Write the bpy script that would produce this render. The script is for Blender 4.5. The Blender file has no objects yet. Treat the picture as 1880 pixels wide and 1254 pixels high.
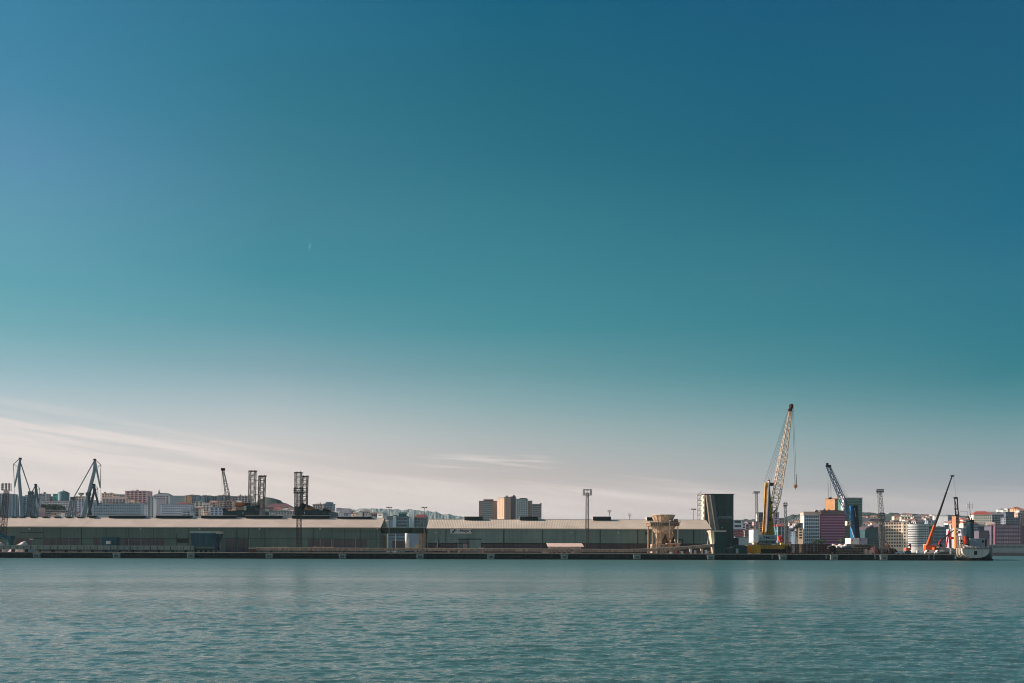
import bpy, math, random
from mathutils import Vector, noise
random.seed(7)
S = bpy.context.scene
COL = S.collection
# ------------------------------------------------------------------ camera
F = 1462.0            # focal length in photo pixels (1880 wide)
H = 4.5               # eye height above the water
R_ = 0.0028           # slight roll of the camera
YH = 1010.5           # horizon row
HAZE = .00006         # density of the air
cd = bpy.data.cameras.new('camera'); cam = bpy.data.objects.new('camera', cd); COL.objects.link(cam)
cam.location = (0, 0, H); cam.rotation_euler = (math.pi/2, -R_, 0)
cd.sensor_width = 36; cd.lens = 36*F/1880; cd.shift_y = (YH-627)/1880
cd.clip_start = 0.5; cd.clip_end = 30000
S.camera = cam
S.view_settings.view_transform = 'Standard'; S.view_settings.look = 'None'
S.view_settings.gamma = 1; S.view_settings.exposure = 0.35
S.cycles.pixel_filter_type = 'BLACKMAN_HARRIS'; S.cycles.filter_width = 1.0

def lin(c):
    return tuple(((v/255)/12.92 if v/255 <= .04045 else ((v/255+.055)/1.055)**2.4) for v in c)

# ------------------------------------------------------------------ sky
SUN_EL, SUN_AZ = 26.0, 7.0      # azimuth: degrees behind the picture plane, sun to the left
sx, sy, sz = -math.cos(math.radians(SUN_EL))*math.cos(math.radians(SUN_AZ)), math.cos(math.radians(SUN_EL))*math.sin(math.radians(SUN_AZ)), math.sin(math.radians(SUN_EL))
w = bpy.data.worlds.new('World'); S.world = w; w.use_nodes = True
nt = w.node_tree; nt.nodes.clear(); N = nt.nodes; L = nt.links
def nd(t, **k):
    n = N.new(t)
    for a, b in k.items(): setattr(n, a, b)
    return n
def mth(op, a, b=None, c=None, clamp=False):
    n = N.new('ShaderNodeMath'); n.operation = op; n.use_clamp = clamp
    for i, v in enumerate((a, b, c)):
        if v is None: continue
        if isinstance(v, (int, float)): n.inputs[i].default_value = v
        else: L.new(v, n.inputs[i])
    return n.outputs[0]
tc = nd('ShaderNodeTexCoord'); sep = nd('ShaderNodeSeparateXYZ'); L.new(tc.outputs['Generated'], sep.inputs[0])
X_, Y_, Z_ = sep.outputs
elev = mth('ARCSINE', Z_)                       # radians
elevn = mth('DIVIDE', mth('ABSOLUTE', elev), 0.7)
az = mth('ARCTAN2', X_, Y_)                     # 0 ahead, + right
SKY = {   # photo column -> (row, sRGB)
 -1: (-910, [(0,(66,133,162)),(150,(74,140,167)),(280,(92,148,176)),(400,(98,158,177)),(520,(100,166,178)),(600,(120,176,184)),(680,(158,192,200)),(740,(188,204,209)),(800,(210,210,210)),(870,(222,213,208)),(950,(228,213,206)),(1010,(226,210,202))]),
 -.5: (-440, [(0,(50,117,143)),(150,(54,122,140)),(280,(64,129,145)),(400,(72,138,152)),(500,(72,145,156)),(600,(102,160,170)),(680,(142,176,184)),(740,(174,192,196)),(800,(202,203,202)),(870,(222,209,203)),(950,(230,210,201)),(1010,(226,207,198))]),
 0: (0, [(0,(34,103,126)),(150,(42,109,126)),(280,(48,116,132)),(400,(58,128,140)),(500,(64,136,146)),(600,(80,148,156)),(680,(116,162,168)),(740,(140,174,178)),(800,(170,182,183)),(870,(200,190,186)),(950,(222,200,192)),(1010,(220,198,190))]),
 .5: (470, [(0,(6,96,124)),(150,(18,102,124)),(280,(38,106,124)),(400,(46,118,132)),(500,(56,126,138)),(600,(68,136,146)),(680,(90,148,156)),(740,(114,158,164)),(800,(142,168,171)),(870,(174,177,177)),(950,(204,186,182)),(1010,(206,184,180))]),
 1: (910, [(0,(0,96,122)),(150,(0,100,124)),(280,(12,106,128)),(400,(34,110,132)),(500,(44,118,136)),(600,(54,126,140)),(680,(68,134,144)),(740,(88,144,152)),(800,(118,154,160)),(870,(150,161,168)),(950,(186,174,176)),(1010,(192,174,176))]),
}
def interp_(tab, x):
    for (a, b), (c, d) in zip(tab, tab[1:]):
        if x <= c: return b+(d-b)*max(0, x-a)/(c-a)
    return tab[-1][1]
def make_ramp(dx, rows):
    r = nd('ShaderNodeValToRGB'); cr = r.color_ramp; cr.interpolation = 'LINEAR'
    pts = []
    for y, c in rows:
        k = interp_([(0,0),(560,0),(640,1),(700,1),(800,0)], y); k0 = interp_([(0,1),(700,1),(790,0)], y)
        c = [max(0., v-k0*a-k*b) for v, a, b in zip(lin(c), (.016,.022,.004), (.025,.02,.03))]
        c = [255*(v*12.92 if v < .0031308 else 1.055*v**(1/2.4)-.055) for v in c]      # the haze adds its own light back
        e = math.atan2(YH-y, math.hypot(F, dx)); pts.append((max(e, 0)/0.7, c))
    pts.sort(key=lambda p: p[0])
    pts.append((1.0, tuple(max(0, int(v*.8)) for v in pts[-1][1])))
    cr.elements[0].position = pts[0][0]; cr.elements[0].color = (*lin(pts[0][1]), 1)
    cr.elements[1].position = pts[-1][0]; cr.elements[1].color = (*lin(pts[-1][1]), 1)
    for p, c in pts[1:-1]:
        e = cr.elements.new(p); e.color = (*lin(c), 1)
    L.new(elevn, r.inputs[0]); return r.outputs[0], math.atan2(dx, F)
cols = [make_ramp(*SKY[k]) for k in (-1, -.5, 0, .5, 1)]
def mixc(a, b, f, mode='MIX'):
    m = nd('ShaderNodeMix', data_type='RGBA', blend_type=mode)
    for s, v in ((m.inputs[0], f), (m.inputs[6], a), (m.inputs[7], b)):
        if isinstance(v, (int, float)): s.default_value = v
        elif isinstance(v, tuple): s.default_value = v
        else: L.new(v, s)
    return m.outputs[2]
cur = cols[0][0]
for i in range(1, 5):
    f = nd('ShaderNodeMapRange', clamp=True); L.new(az, f.inputs[0])
    f.inputs[1].default_value = cols[i-1][1]; f.inputs[2].default_value = cols[i][1]
    cur = mixc(cur, cols[i][0], f.outputs[0])
# thin high cloud streaks low in the sky
elc = mth('MAXIMUM', Z_, 0.02)
comb = nd('ShaderNodeCombineXYZ')
L.new(mth('ADD', mth('MULTIPLY', az, 3.2), mth('MULTIPLY', Z_, 6.0)), comb.inputs[0]); L.new(mth('ADD', mth('MULTIPLY', Z_, 52.0), mth('MULTIPLY', az, 5.5)), comb.inputs[1])
nz = nd('ShaderNodeTexNoise'); nz.inputs['Scale'].default_value = 1.0; nz.inputs['Detail'].default_value = 7; nz.inputs['Roughness'].default_value = .62
L.new(comb.outputs[0], nz.inputs[0])
def ss(v, lo, hi):
    f = nd('ShaderNodeMapRange', clamp=True); f.interpolation_type = 'SMOOTHSTEP'; L.new(v, f.inputs[0]); f.inputs[1].default_value = lo; f.inputs[2].default_value = hi; return f.outputs[0]
wob = mth('MULTIPLY', mth('SUBTRACT', nz.outputs[0], .5), .05)
# a low sheet of pinkish cloud with a ragged upper edge
edge = mth('ADD', mth('SUBTRACT', 0.089, mth('MULTIPLY', az, 0.032)), wob)
sheet = mth('MULTIPLY', mth('MULTIPLY', ss(mth('SUBTRACT', edge, elev), -0.006, 0.02), mth('SUBTRACT', 1.0, mth('MULTIPLY', ss(az, .05, .45), .62))), mth('ADD', .40, mth('MULTIPLY', ss(nz.outputs[0], .35, .7), .45)))
# brighter streaks above it at the left
up_ = mth('MULTIPLY', ss(mth('SUBTRACT', mth('ADD', mth('MULTIPLY', az, -.10), mth('ADD', .096, wob)), elev), -.012, .028), ss(mth('MULTIPLY', az, -1.0), .12, .42))
strk = mth('MULTIPLY', mth('MULTIPLY', up_, ss(nz.outputs[0], .36, .60)), .78)
# a few thin wisps right of the middle
wz = nd('ShaderNodeTexNoise'); wz.inputs['Scale'].default_value = 1.0; wz.inputs['Detail'].default_value = 5
wc = nd('ShaderNodeCombineXYZ'); L.new(mth('MULTIPLY', az, 9.0), wc.inputs[0]); L.new(mth('ADD', mth('MULTIPLY', Z_, 190.0), mth('MULTIPLY', az, 14.0)), wc.inputs[1]); L.new(wc.outputs[0], wz.inputs[0])
wband = mth('MULTIPLY', mth('MULTIPLY', ss(elev, .096, .106), ss(mth('MULTIPLY', elev, -1), -.124, -.114)), mth('MULTIPLY', ss(az, -.14, -.07), ss(mth('MULTIPLY', az, -1), -.07, -.01)))
wis = mth('MULTIPLY', mth('MULTIPLY', wband, ss(wz.outputs[0], .46, .66)), .5)
cf = mth('MAXIMUM', mth('MAXIMUM', sheet, strk), wis)
cur = mixc(cur, (*lin((246, 232, 225)), 1), cf)
sky = nd('ShaderNodeTexSky'); sky.sky_type = 'NISHITA'; sky.sun_disc = False
sky.sun_elevation = math.radians(SUN_EL); sky.sun_rotation = math.atan2(sx, sy); sky.air_density = 1; sky.dust_density = 1
bg1 = nd('ShaderNodeBackground'); L.new(cur, bg1.inputs[0]); bg1.inputs[1].default_value = 0.765
bg2 = nd('ShaderNodeBackground'); L.new(sky.outputs[0], bg2.inputs[0]); bg2.inputs[1].default_value = 0.0004
ad = nd('ShaderNodeAddShader'); L.new(bg1.outputs[0], ad.inputs[0]); L.new(bg2.outputs[0], ad.inputs[1])
out = nd('ShaderNodeOutputWorld'); L.new(ad.outputs[0], out.inputs[0])
# ------------------------------------------------------------------ sun
sl = bpy.data.lights.new('sun', 'SUN'); sl.energy = 5.0; sl.angle = math.radians(.5); sl.color = (1.0, .86, .74)
so = bpy.data.objects.new('sun', sl); COL.objects.link(so)
so.rotation_euler = Vector((sx, sy, sz)).to_track_quat('Z', 'Y').to_euler()

# ------------------------------------------------------------------ helpers
def W(px, py, Y):
    dx, dy = px-940, py-YH
    return Vector(((dx+R_*dy)*Y/F, Y, H-(dy-R_*dx)*Y/F))
def PX(px, Y): return (px-940)*Y/F
def PZ(px, py, Y): return W(px, py, Y).z
MATS = {}
def mat(key, c, rough=.75, metal=0., var=.12, scale=.35, streak=0., corr=None, bump=0., spec=.3):
    """c: linear base colour; var: how far a slow noise moves it; streak: vertical weathering; corr=(axis,period)"""
    if key in MATS: return MATS[key]
    m = bpy.data.materials.new(key); m.use_nodes = True; t = m.node_tree
    b = t.nodes['Principled BSDF']; b.inputs['Roughness'].default_value = rough; b.inputs['Metallic'].default_value = metal
    b.inputs['Specular IOR Level'].default_value = spec
    g = t.nodes.new('ShaderNodeNewGeometry')
    col = None
    n = t.nodes.new('ShaderNodeTexNoise'); n.inputs['Scale'].default_value = scale; n.inputs['Detail'].default_value = 6; n.inputs['Roughness'].default_value = .65
    t.links.new(g.outputs['Position'], n.inputs[0])
    mr = t.nodes.new('ShaderNodeMapRange'); mr.inputs[1].default_value = .3; mr.inputs[2].default_value = .7
    mr.inputs[3].default_value = 1-var; mr.inputs[4].default_value = 1+var
    t.links.new(n.outputs[0], mr.inputs[0]); fac = mr.outputs[0]
    if streak:
        mp = t.nodes.new('ShaderNodeMapping'); mp.inputs['Scale'].default_value = (1.3, 1.3, .06)
        t.links.new(g.outputs['Position'], mp.inputs[0])
        n2 = t.nodes.new('ShaderNodeTexNoise'); n2.inputs['Scale'].default_value = .6; n2.inputs['Detail'].default_value = 5
        t.links.new(mp.outputs[0], n2.inputs[0])
        m2 = t.nodes.new('ShaderNodeMapRange'); m2.inputs[1].default_value = .35; m2.inputs[2].default_value = .68
        m2.inputs[3].default_value = 1+streak*.4; m2.inputs[4].default_value = 1-streak
        t.links.new(n2.outputs[0], m2.inputs[0])
        mu = t.nodes.new('ShaderNodeMath'); mu.operation = 'MULTIPLY'; t.links.new(fac, mu.inputs[0]); t.links.new(m2.outputs[0], mu.inputs[1]); fac = mu.outputs[0]
    vm = t.nodes.new('ShaderNodeVectorMath'); vm.operation = 'SCALE'; vm.inputs[0].default_value = c[:3]
    t.links.new(fac, vm.inputs['Scale']); t.links.new(vm.outputs[0], b.inputs['Base Color'])
    if corr or bump:
        bp = t.nodes.new('ShaderNodeBump'); bp.inputs['Distance'].default_value = .12
        if corr:
            wv = t.nodes.new('ShaderNodeTexWave'); wv.bands_direction = corr[0]; wv.inputs['Scale'].default_value = 0.314/corr[1]*1.0
            t.links.new(g.outputs['Position'], wv.inputs[0]); t.links.new(wv.outputs[1], bp.inputs['Height']); bp.inputs['Strength'].default_value = .35
        else:
            t.links.new(n.outputs[0], bp.inputs['Height']); bp.inputs['Strength'].default_value = bump
        t.links.new(bp.outputs[0], b.inputs['Normal'])
    MATS[key] = m; return m
def M(r, g, b, **k):
    """material from an sRGB 0-255 albedo"""
    key = 'paint_%d_%d_%d' % (r, g, b) + ''.join('_%s' % str(v) for v in k.values())
    return mat(key, lin((r, g, b)), **k)

class MB:
    def __init__(s): s.v = []; s.f = []
    def add(s, vs, fs):
        o = len(s.v); s.v += [tuple(v) for v in vs]; s.f += [tuple(i+o for i in f) for f in fs]; return s
    def box(s, x0, x1, y0, y1, z0, z1):
        if x0 > x1: x0, x1 = x1, x0
        return s.add([(x0,y0,z0),(x1,y0,z0),(x1,y1,z0),(x0,y1,z0),(x0,y0,z1),(x1,y0,z1),(x1,y1,z1),(x0,y1,z1)],
                     [(0,3,2,1),(4,5,6,7),(0,1,5,4),(1,2,6,5),(2,3,7,6),(3,0,4,7)])
    def frus(s, a, b):
        """frustum between two rectangles (x0,x1,y0,y1,z)"""
        vs = [(a[0],a[2],a[4]),(a[1],a[2],a[4]),(a[1],a[3],a[4]),(a[0],a[3],a[4]),(b[0],b[2],b[4]),(b[1],b[2],b[4]),(b[1],b[3],b[4]),(b[0],b[3],b[4])]
        return s.add(vs, [(0,3,2,1),(4,5,6,7),(0,1,5,4),(1,2,6,5),(2,3,7,6),(3,0,4,7)])
    def tube(s, p, q, r, r2=None, n=6):
        p, q = Vector(p), Vector(q); r2 = r if r2 is None else r2
        d = (q-p).normalized(); u = d.orthogonal().normalized(); v = d.cross(u)
        if n == 4:
            up = Vector((0,1,0)) if abs(d.y) < .9 else Vector((1,0,0)); u = d.cross(up).normalized(); v = d.cross(u); r *= 1.2; r2 *= 1.2
        vs = []
        for c, rr in ((p, r), (q, r2)):
            for k in range(n):
                a = 2*math.pi*(k+.5)/n; vs.append(c+u*math.cos(a)*rr+v*math.sin(a)*rr)
        fs = [(k, (k+1) % n, n+(k+1) % n, n+k) for k in range(n)] + [tuple(range(n-1, -1, -1)), tuple(range(n, 2*n))]
        return s.add(vs, fs)
    def lathe(s, cx, cy, prof, n=24):
        vs = []
        for r, z in prof:
            for k in range(n):
                a = 2*math.pi*k/n; vs.append((cx+r*math.cos(a), cy+r*math.sin(a), z))
        fs = []
        for i in range(len(prof)-1):
            for k in range(n): fs.append((i*n+k, i*n+(k+1) % n, (i+1)*n+(k+1) % n, (i+1)*n+k))
        fs.append(tuple(range(n-1, -1, -1))); fs.append(tuple((len(prof)-1)*n+k for k in range(n)))
        return s.add(vs, fs)
    def prism_y(s, poly, y0, y1):
        """poly of (x,z) extruded along y"""
        n = len(poly); vs = [(x, y0, z) for x, z in poly]+[(x, y1, z) for x, z in poly]
        return s.add(vs, [tuple(range(n)), tuple(range(2*n-1, n-1, -1))]+[(k, n+k, n+(k+1) % n, (k+1) % n) for k in range(n)])
    def prism_x(s, poly, x0, x1):
        n = len(poly); vs = [(x0, y, z) for y, z in poly]+[(x1, y, z) for y, z in poly]
        return s.add(vs, [tuple(range(n-1, -1, -1)), tuple(range(n, 2*n))]+[(k, (k+1) % n, n+(k+1) % n, n+k) for k in range(n)])
    def lattice(s, p, q, w0, w1, bays, r=.14, dg=None, nside=4, side=None):
        """square lattice mast/boom from p to q with widths w0,w1"""
        p, q = Vector(p), Vector(q); d = (q-p).normalized()
        u = Vector(side) if side else (Vector((1,0,0)) if abs(d.x) < .8 else Vector((0,0,1)))
        u = (u-d*u.dot(d)).normalized(); v = d.cross(u); dg = dg or r*.65
        def ring(t):
            c = p.lerp(q, t); ww = (w0+(w1-w0)*t)/2
            return [c+u*ww*a+v*ww*b for a, b in ((1,1),(-1,1),(-1,-1),(1,-1))]
        a, b = ring(0), ring(1)
        for k in range(4): s.tube(a[k], b[k], r, n=4)
        for i in range(bays):
            A, B = ring(i/bays), ring((i+1)/bays)
            for k in range(4):
                k2 = (k+1) % 4
                s.tube(A[k], B[k2], dg, n=4) if i % 2 else s.tube(A[k2], B[k], dg, n=4)
                s.tube(B[k], B[k2], dg, n=4)
        return s
    def build(s, name, m, parent=None, origin=None, smooth=False):
        o0 = Vector(origin) if origin is not None else (Vector((0,0,0)) if parent is None or root(parent).get('_local') else absloc(parent))
        me = bpy.data.meshes.new(name)
        me.from_pydata([(x-o0.x, y-o0.y, z-o0.z) for x, y, z in s.v], [], s.f)
        me.materials.append(m); me.update()
        if smooth:
            for p in me.polygons: p.use_smooth = len(p.vertices) == 4
        o = bpy.data.objects.new(name, me); COL.objects.link(o)
        if parent is not None: o.parent = parent
        elif origin is not None: o.location = o0
        return o
def root(o):
    while o.parent is not None: o = o.parent
    return o
def absloc(o):
    v = Vector((0,0,0))
    while o is not None: v += o.location; o = o.parent
    return v
def tag(o, label, cat, group=None, kind=None):
    o['label'] = label; o['category'] = cat
    if group: o['group'] = group
    if kind: o['kind'] = kind
    return o
def struct(o, kind='structure'): o['kind'] = kind; return o
def E(name, loc, label, cat, group=None, rz=0, local=False):
    o = bpy.data.objects.new(name, None); COL.objects.link(o); o.location = loc; o.rotation_euler.z = rz
    o.empty_display_size = .5; tag(o, label, cat, group)
    if local: o['_local'] = 1
    return o
def txt(s_, size, loc, m, parent, rot=(math.pi/2,0,0), sxy=(1,1), bold=0.0, name='lettering'):
    c = bpy.data.curves.new(name, 'FONT'); c.body = s_; c.size = size; c.extrude = .02; c.offset = bold; c.align_x = 'CENTER'
    t = bpy.data.objects.new(name+'_tmp', c); COL.objects.link(t)
    dg = bpy.context.evaluated_depsgraph_get(); me = bpy.data.meshes.new_from_object(t.evaluated_get(dg))
    COL.objects.unlink(t); bpy.data.objects.remove(t)
    me.materials.clear(); me.materials.append(m); me.name = name
    o = bpy.data.objects.new(name, me); COL.objects.link(o); o.parent = parent
    pl = Vector((0,0,0)) if root(parent).get('_local') else absloc(parent)
    o.location = Vector(loc)-pl; o.rotation_euler = rot; o.scale = (sxy[0], sxy[1], 1); return o
def dup(o, parent=None, loc=None):
    c = o.copy(); COL.objects.link(c)
    if parent is not None: c.parent = parent
    if loc is not None: c.location = loc
    for ch in o.children: dup(ch, c)
    return c
def sstep(t): t = max(0, min(1, t)); return t*t*(3-2*t)
def interp(tab, x):
    if x <= tab[0][0]: return tab[0][1]
    for (a, b), (c, d) in zip(tab, tab[1:]):
        if x <= c: return b+(d-b)*(x-a)/(c-a)
    return tab[-1][1]

# ------------------------------------------------------------------ shared materials
GLASS = mat('window_glass', (.012,.017,.021), rough=.2, var=.3, scale=.2, spec=.6)
DARK = M(30,34,36, rough=.6); BLACK = M(16,17,18, rough=.5); CONC = M(150,146,138, var=.2, scale=.5, streak=.25)
WHITE = M(226,222,216, streak=.08); CREAM = M(222,200,176, streak=.15); STEEL = M(120,122,124, metal=.3, rough=.5)
RUST = M(120,64,44, var=.3, scale=1.2); RED = M(190,44,36, rough=.45); ORANGE = M(226,104,30, rough=.45); TYRE = M(24,24,25)
MASTG = M(108,104,102, rough=.5, metal=.2); MASTD = M(62,52,50, rough=.55)

# ------------------------------------------------------------------ water
def make_water(near):
    m = bpy.data.materials.new('sea_water' if near else 'sea_water_far'); m.use_nodes = True; t = m.node_tree; n = t.nodes; b = n['Principled BSDF']
    b.inputs['Base Color'].default_value = (.062,.130,.126,1); b.inputs['Roughness'].default_value = .1 if near else .3; b.inputs['IOR'].default_value = 1.38
    g = n.new('ShaderNodeNewGeometry')
    if near:   # ripples too small for the mesh further out spread the reflection instead
        sp = n.new('ShaderNodeSeparateXYZ'); t.links.new(g.outputs['Position'], sp.inputs[0])
        rr = n.new('ShaderNodeMapRange'); rr.inputs[1].default_value = 40; rr.inputs[2].default_value = 260; rr.inputs[3].default_value = .06; rr.inputs[4].default_value = .38
        t.links.new(sp.outputs[1], rr.inputs[0]); t.links.new(rr.outputs[0], b.inputs['Roughness'])
    hs = None
    octs = ((1.3,(1,1.8,1),.12,4,.15),(5.0,(1,1.7,1),.035,3,-.2)) if near else ((.16,(1,1.6,1),1.1,2,.25),(.55,(1,1.7,1),.6,3,-.12),(1.7,(1,1.5,1),.2,4,.3))
    for sc, stretch, amp, det, rz in octs:
        mp = n.new('ShaderNodeMapping'); mp.inputs['Scale'].default_value = stretch; mp.inputs['Rotation'].default_value = (0,0,rz)
        t.links.new(g.outputs['Position'], mp.inputs[0])
        tx = n.new('ShaderNodeTexNoise'); tx.inputs['Scale'].default_value = sc; tx.inputs['Detail'].default_value = det; tx.inputs['Roughness'].default_value = .55
        t.links.new(mp.outputs[0], tx.inputs[0])
        mu = n.new('ShaderNodeMath'); mu.operation = 'MULTIPLY'; mu.inputs[1].default_value = amp; t.links.new(tx.outputs[0], mu.inputs[0])
        if hs is None: hs = mu.outputs[0]
        else:
            a = n.new('ShaderNodeMath'); t.links.new(hs, a.inputs[0]); t.links.new(mu.outputs[0], a.inputs[1]); hs = a.outputs[0]
    # wind patches: calmer and rougher areas
    pt = n.new('ShaderNodeTexNoise'); pt.inputs['Scale'].default_value = .035; pt.inputs['Detail'].default_value = 6
    mp = n.new('ShaderNodeMapping'); mp.inputs['Scale'].default_value = (.3,2.0,1); t.links.new(g.outputs['Position'], mp.inputs[0]); t.links.new(mp.outputs[0], pt.inputs[0])
    mr = n.new('ShaderNodeMapRange'); mr.inputs[1].default_value = .35; mr.inputs[2].default_value = .65; mr.inputs[3].default_value = .25; mr.inputs[4].default_value = 1.0
    t.links.new(pt.outputs[0], mr.inputs[0])
    if near:
        tx = n.new('ShaderNodeTexNoise'); tx.inputs['Scale'].default_value = .55; tx.inputs['Detail'].default_value = 4; t.links.new(g.outputs['Position'], tx.inputs[0])
        fr_ = n.new('ShaderNodeMapRange'); fr_.inputs[1].default_value = 90; fr_.inputs[2].default_value = 330; fr_.inputs[3].default_value = 0; fr_.inputs[4].default_value = 1.3
        t.links.new(sp.outputs[1], fr_.inputs[0])
        mu = n.new('ShaderNodeMath'); mu.operation = 'MULTIPLY_ADD'; t.links.new(tx.outputs[0], mu.inputs[0]); t.links.new(fr_.outputs[0], mu.inputs[1]); t.links.new(hs, mu.inputs[2]); hs = mu.outputs[0]
    bp = n.new('ShaderNodeBump'); bp.inputs['Distance'].default_value = 1.0
    t.links.new(mr.outputs[0], bp.inputs['Strength']); t.links.new(hs, bp.inputs['Height']); t.links.new(bp.outputs[0], b.inputs['Normal'])
    return m
import numpy as np
def sea():
    """one sheet of waves, finer where it is near, running under the quay"""
    rs = np.random.RandomState(4)
    ys = [12.0]
    while ys[-1] < 402: ys.append(ys[-1]+max(.09, ys[-1]*.0040))
    ys = np.array(ys); nc = 900; us = np.linspace(-1, 1, nc)
    Y = np.repeat(ys[:, None], nc, 1); X = us[None, :]*(Y*.80+6)
    Z = np.zeros_like(X); dl = np.gradient(ys)[:, None]
    for k in range(130):
        lam = math.exp(rs.uniform(math.log(.26), math.log(3.4))); th = rs.normal(math.radians(80), .40)   # direction of travel
        kx, ky = 2*math.pi/lam*math.cos(th), 2*math.pi/lam*math.sin(th)
        amp = .0034*lam**.36*rs.uniform(.5, 1.4); ph = rs.uniform(0, 6.28)
        fade = np.clip((lam/(2.2*dl)-.6), 0, 1)
        a = kx*X+ky*Y+ph+.6*np.sin(X*.11+k)*np.sin(Y*.07+k*2)
        Z += amp*fade*(np.sin(a)+.22*np.cos(2*a))
    gust = .72+.38*np.sin(X*.021+1.1*np.sin(Y*.013))*np.sin(Y*.031+.6+.8*np.sin(X*.017))
    Z *= gust; Z *= np.clip((403-Y)/5+.1, 0, 1)
    n = X.size; v = np.stack([X.ravel(), Y.ravel(), Z.ravel()], 1).astype(np.float32)
    idx = np.arange(n).reshape(X.shape); f = np.stack([idx[:-1,:-1], idx[:-1,1:], idx[1:,1:], idx[1:,:-1]], -1).reshape(-1, 4).astype(np.int32)
    me = bpy.data.meshes.new('harbour_water'); me.vertices.add(n); me.vertices.foreach_set('co', v.ravel())
    me.loops.add(f.size); me.loops.foreach_set('vertex_index', f.ravel()); me.polygons.add(len(f))
    me.polygons.foreach_set('loop_start', np.arange(len(f), dtype=np.int32)*4); me.polygons.foreach_set('loop_total', np.full(len(f), 4, dtype=np.int32))
    me.polygons.foreach_set('use_smooth', np.ones(len(f), dtype=bool)); me.update(); me.validate()
    me.materials.append(make_water(True)); o = bpy.data.objects.new('harbour_water', me); COL.objects.link(o); struct(o)
sea()
FARW = make_water(False)
m_ = MB(); E_ = 327.0
m_.add([(-4000,-300,-.02),(4000,-300,-.02),(4000,12,-.02),(-4000,12,-.02)], [(0,1,2,3)])
m_.add([(-4000,12,-.02),(-15.6,12,-.02),(-E_,401.9,-.02),(-4000,401.9,-.02)], [(0,1,2,3)])
m_.add([(15.6,12,-.02),(4000,12,-.02),(4000,401.9,-.02),(E_,401.9,-.02)], [(0,1,2,3)])
m_.add([(-4000,401.9,-.02),(4000,401.9,-.02),(4000,3000,-.02),(-4000,3000,-.02)], [(0,1,2,3)])
struct(m_.build('outer_water', FARW))

# ------------------------------------------------------------------ terrain
GT = [(-400,70),(0,64),(120,62),(200,66),(330,66),(430,62),(480,52),(520,40),(600,24),(660,16),(760,8),(860,6),(1350,10),(1450,22),(1500,28),(1600,34),(1700,42),(1800,54),(1850,64),(1900,70),(2300,80)]
def ground(x, y):
    px = 940+x*F/max(y, 200)
    return 3.3+interp(GT, px)*sstep((y-985)/400)
def terrain():
    mb = MB(); nx, ny = 150, 60; vs = []
    for j in range(ny+1):
        y = 892+ (j/ny)**1.6*9000
        for i in range(nx+1):
            x = -(y*.95+400)+ 2*(y*.95+400)*i/nx
            z = ground(x, y) + (noise.noise(Vector((x*.01, y*.01, 0)))*4 if y > 1000 else 0)
            if y > 1800: z = 3+(z-3)*max(0, 1-(y-1800)/900)
            vs.append((x, y, z if j else -3))
    fs = [(j*(nx+1)+i, j*(nx+1)+i+1, (j+1)*(nx+1)+i+1, (j+1)*(nx+1)+i) for j in range(ny) for i in range(nx)]
    return struct(mb.add(vs, fs).build('hillside_ground', M(142,138,130, var=.3, scale=.03), smooth=True))
terrain()
def ridge(name, tab, Y, thick, c, rough_amp, step=4, seed=0):
    """a wooded hill whose crest runs through the table of photo points"""
    xs = []; p = tab[0][0]
    while p <= tab[-1][0]: xs.append(p); p += step
    prof = [(-1,0),(-.75,.28),(-.5,.58),(-.25,.85),(-.08,.97),(0,1),(.15,.97),(.5,.6),(1,0)]
    vs = []
    for px in xs:
        zc = PZ(px, interp(tab, px), Y)
        for t, k in prof:
            x = PX(px, Y); y = Y+t*thick
            nn = noise.noise(Vector((x*.02, y*.02, seed)))+.6*noise.noise(Vector((x*.06, y*.05, seed+3)))
            vs.append((x*(y/Y if t < 0 else 1), y, max(1, zc*k+nn*rough_amp*(1 if k > 0 else 0))))
    m_ = len(prof)
    fs = [(i*m_+k, (i+1)*m_+k, (i+1)*m_+k+1, i*m_+k+1) for i in range(len(xs)-1) for k in range(m_-1)]
    return struct(MB().add(vs, fs).build(name, c))
ridge('far_hill', [(520,975),(560,955),(600,942),(640,936),(680,933),(700,934),(730,936),(760,935.5),(790,939),(830,946),(860,949.5),(900,952),(960,953),(1040,955),(1090,954),(1150,957),(1250,955),(1300,957),(1400,957)], 6000, 1200, M(128,136,130, var=.3, scale=.012), 12, 2, 1)  # pale grey colour carries part of the distance haze
ridge('wooded_hill', [(1180,972),(1250,956),(1340,955.5),(1370,954),(1395,952.5),(1420,951.5),(1440,950),(1455,946.5),(1475,943.5),(1520,942),(1590,941.5),(1620,943),(1640,942),(1662,945),(1700,947),(1780,947),(1850,945),(1900,944),(2100,942)], 2300, 500, M(58,70,60, var=.5, scale=.05, bump=.8), 7, 1, 5)
ridge('tree_covered_hill', [(440,948),(462,930),(478,918),(488,914),(500,914.5),(508,916),(516,921),(524,921.5),(531,926),(538,934),(546,942),(560,952)], 1500, 160, M(56,68,60, var=.5, scale=.12, bump=.8), 5, 1, 9)

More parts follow.
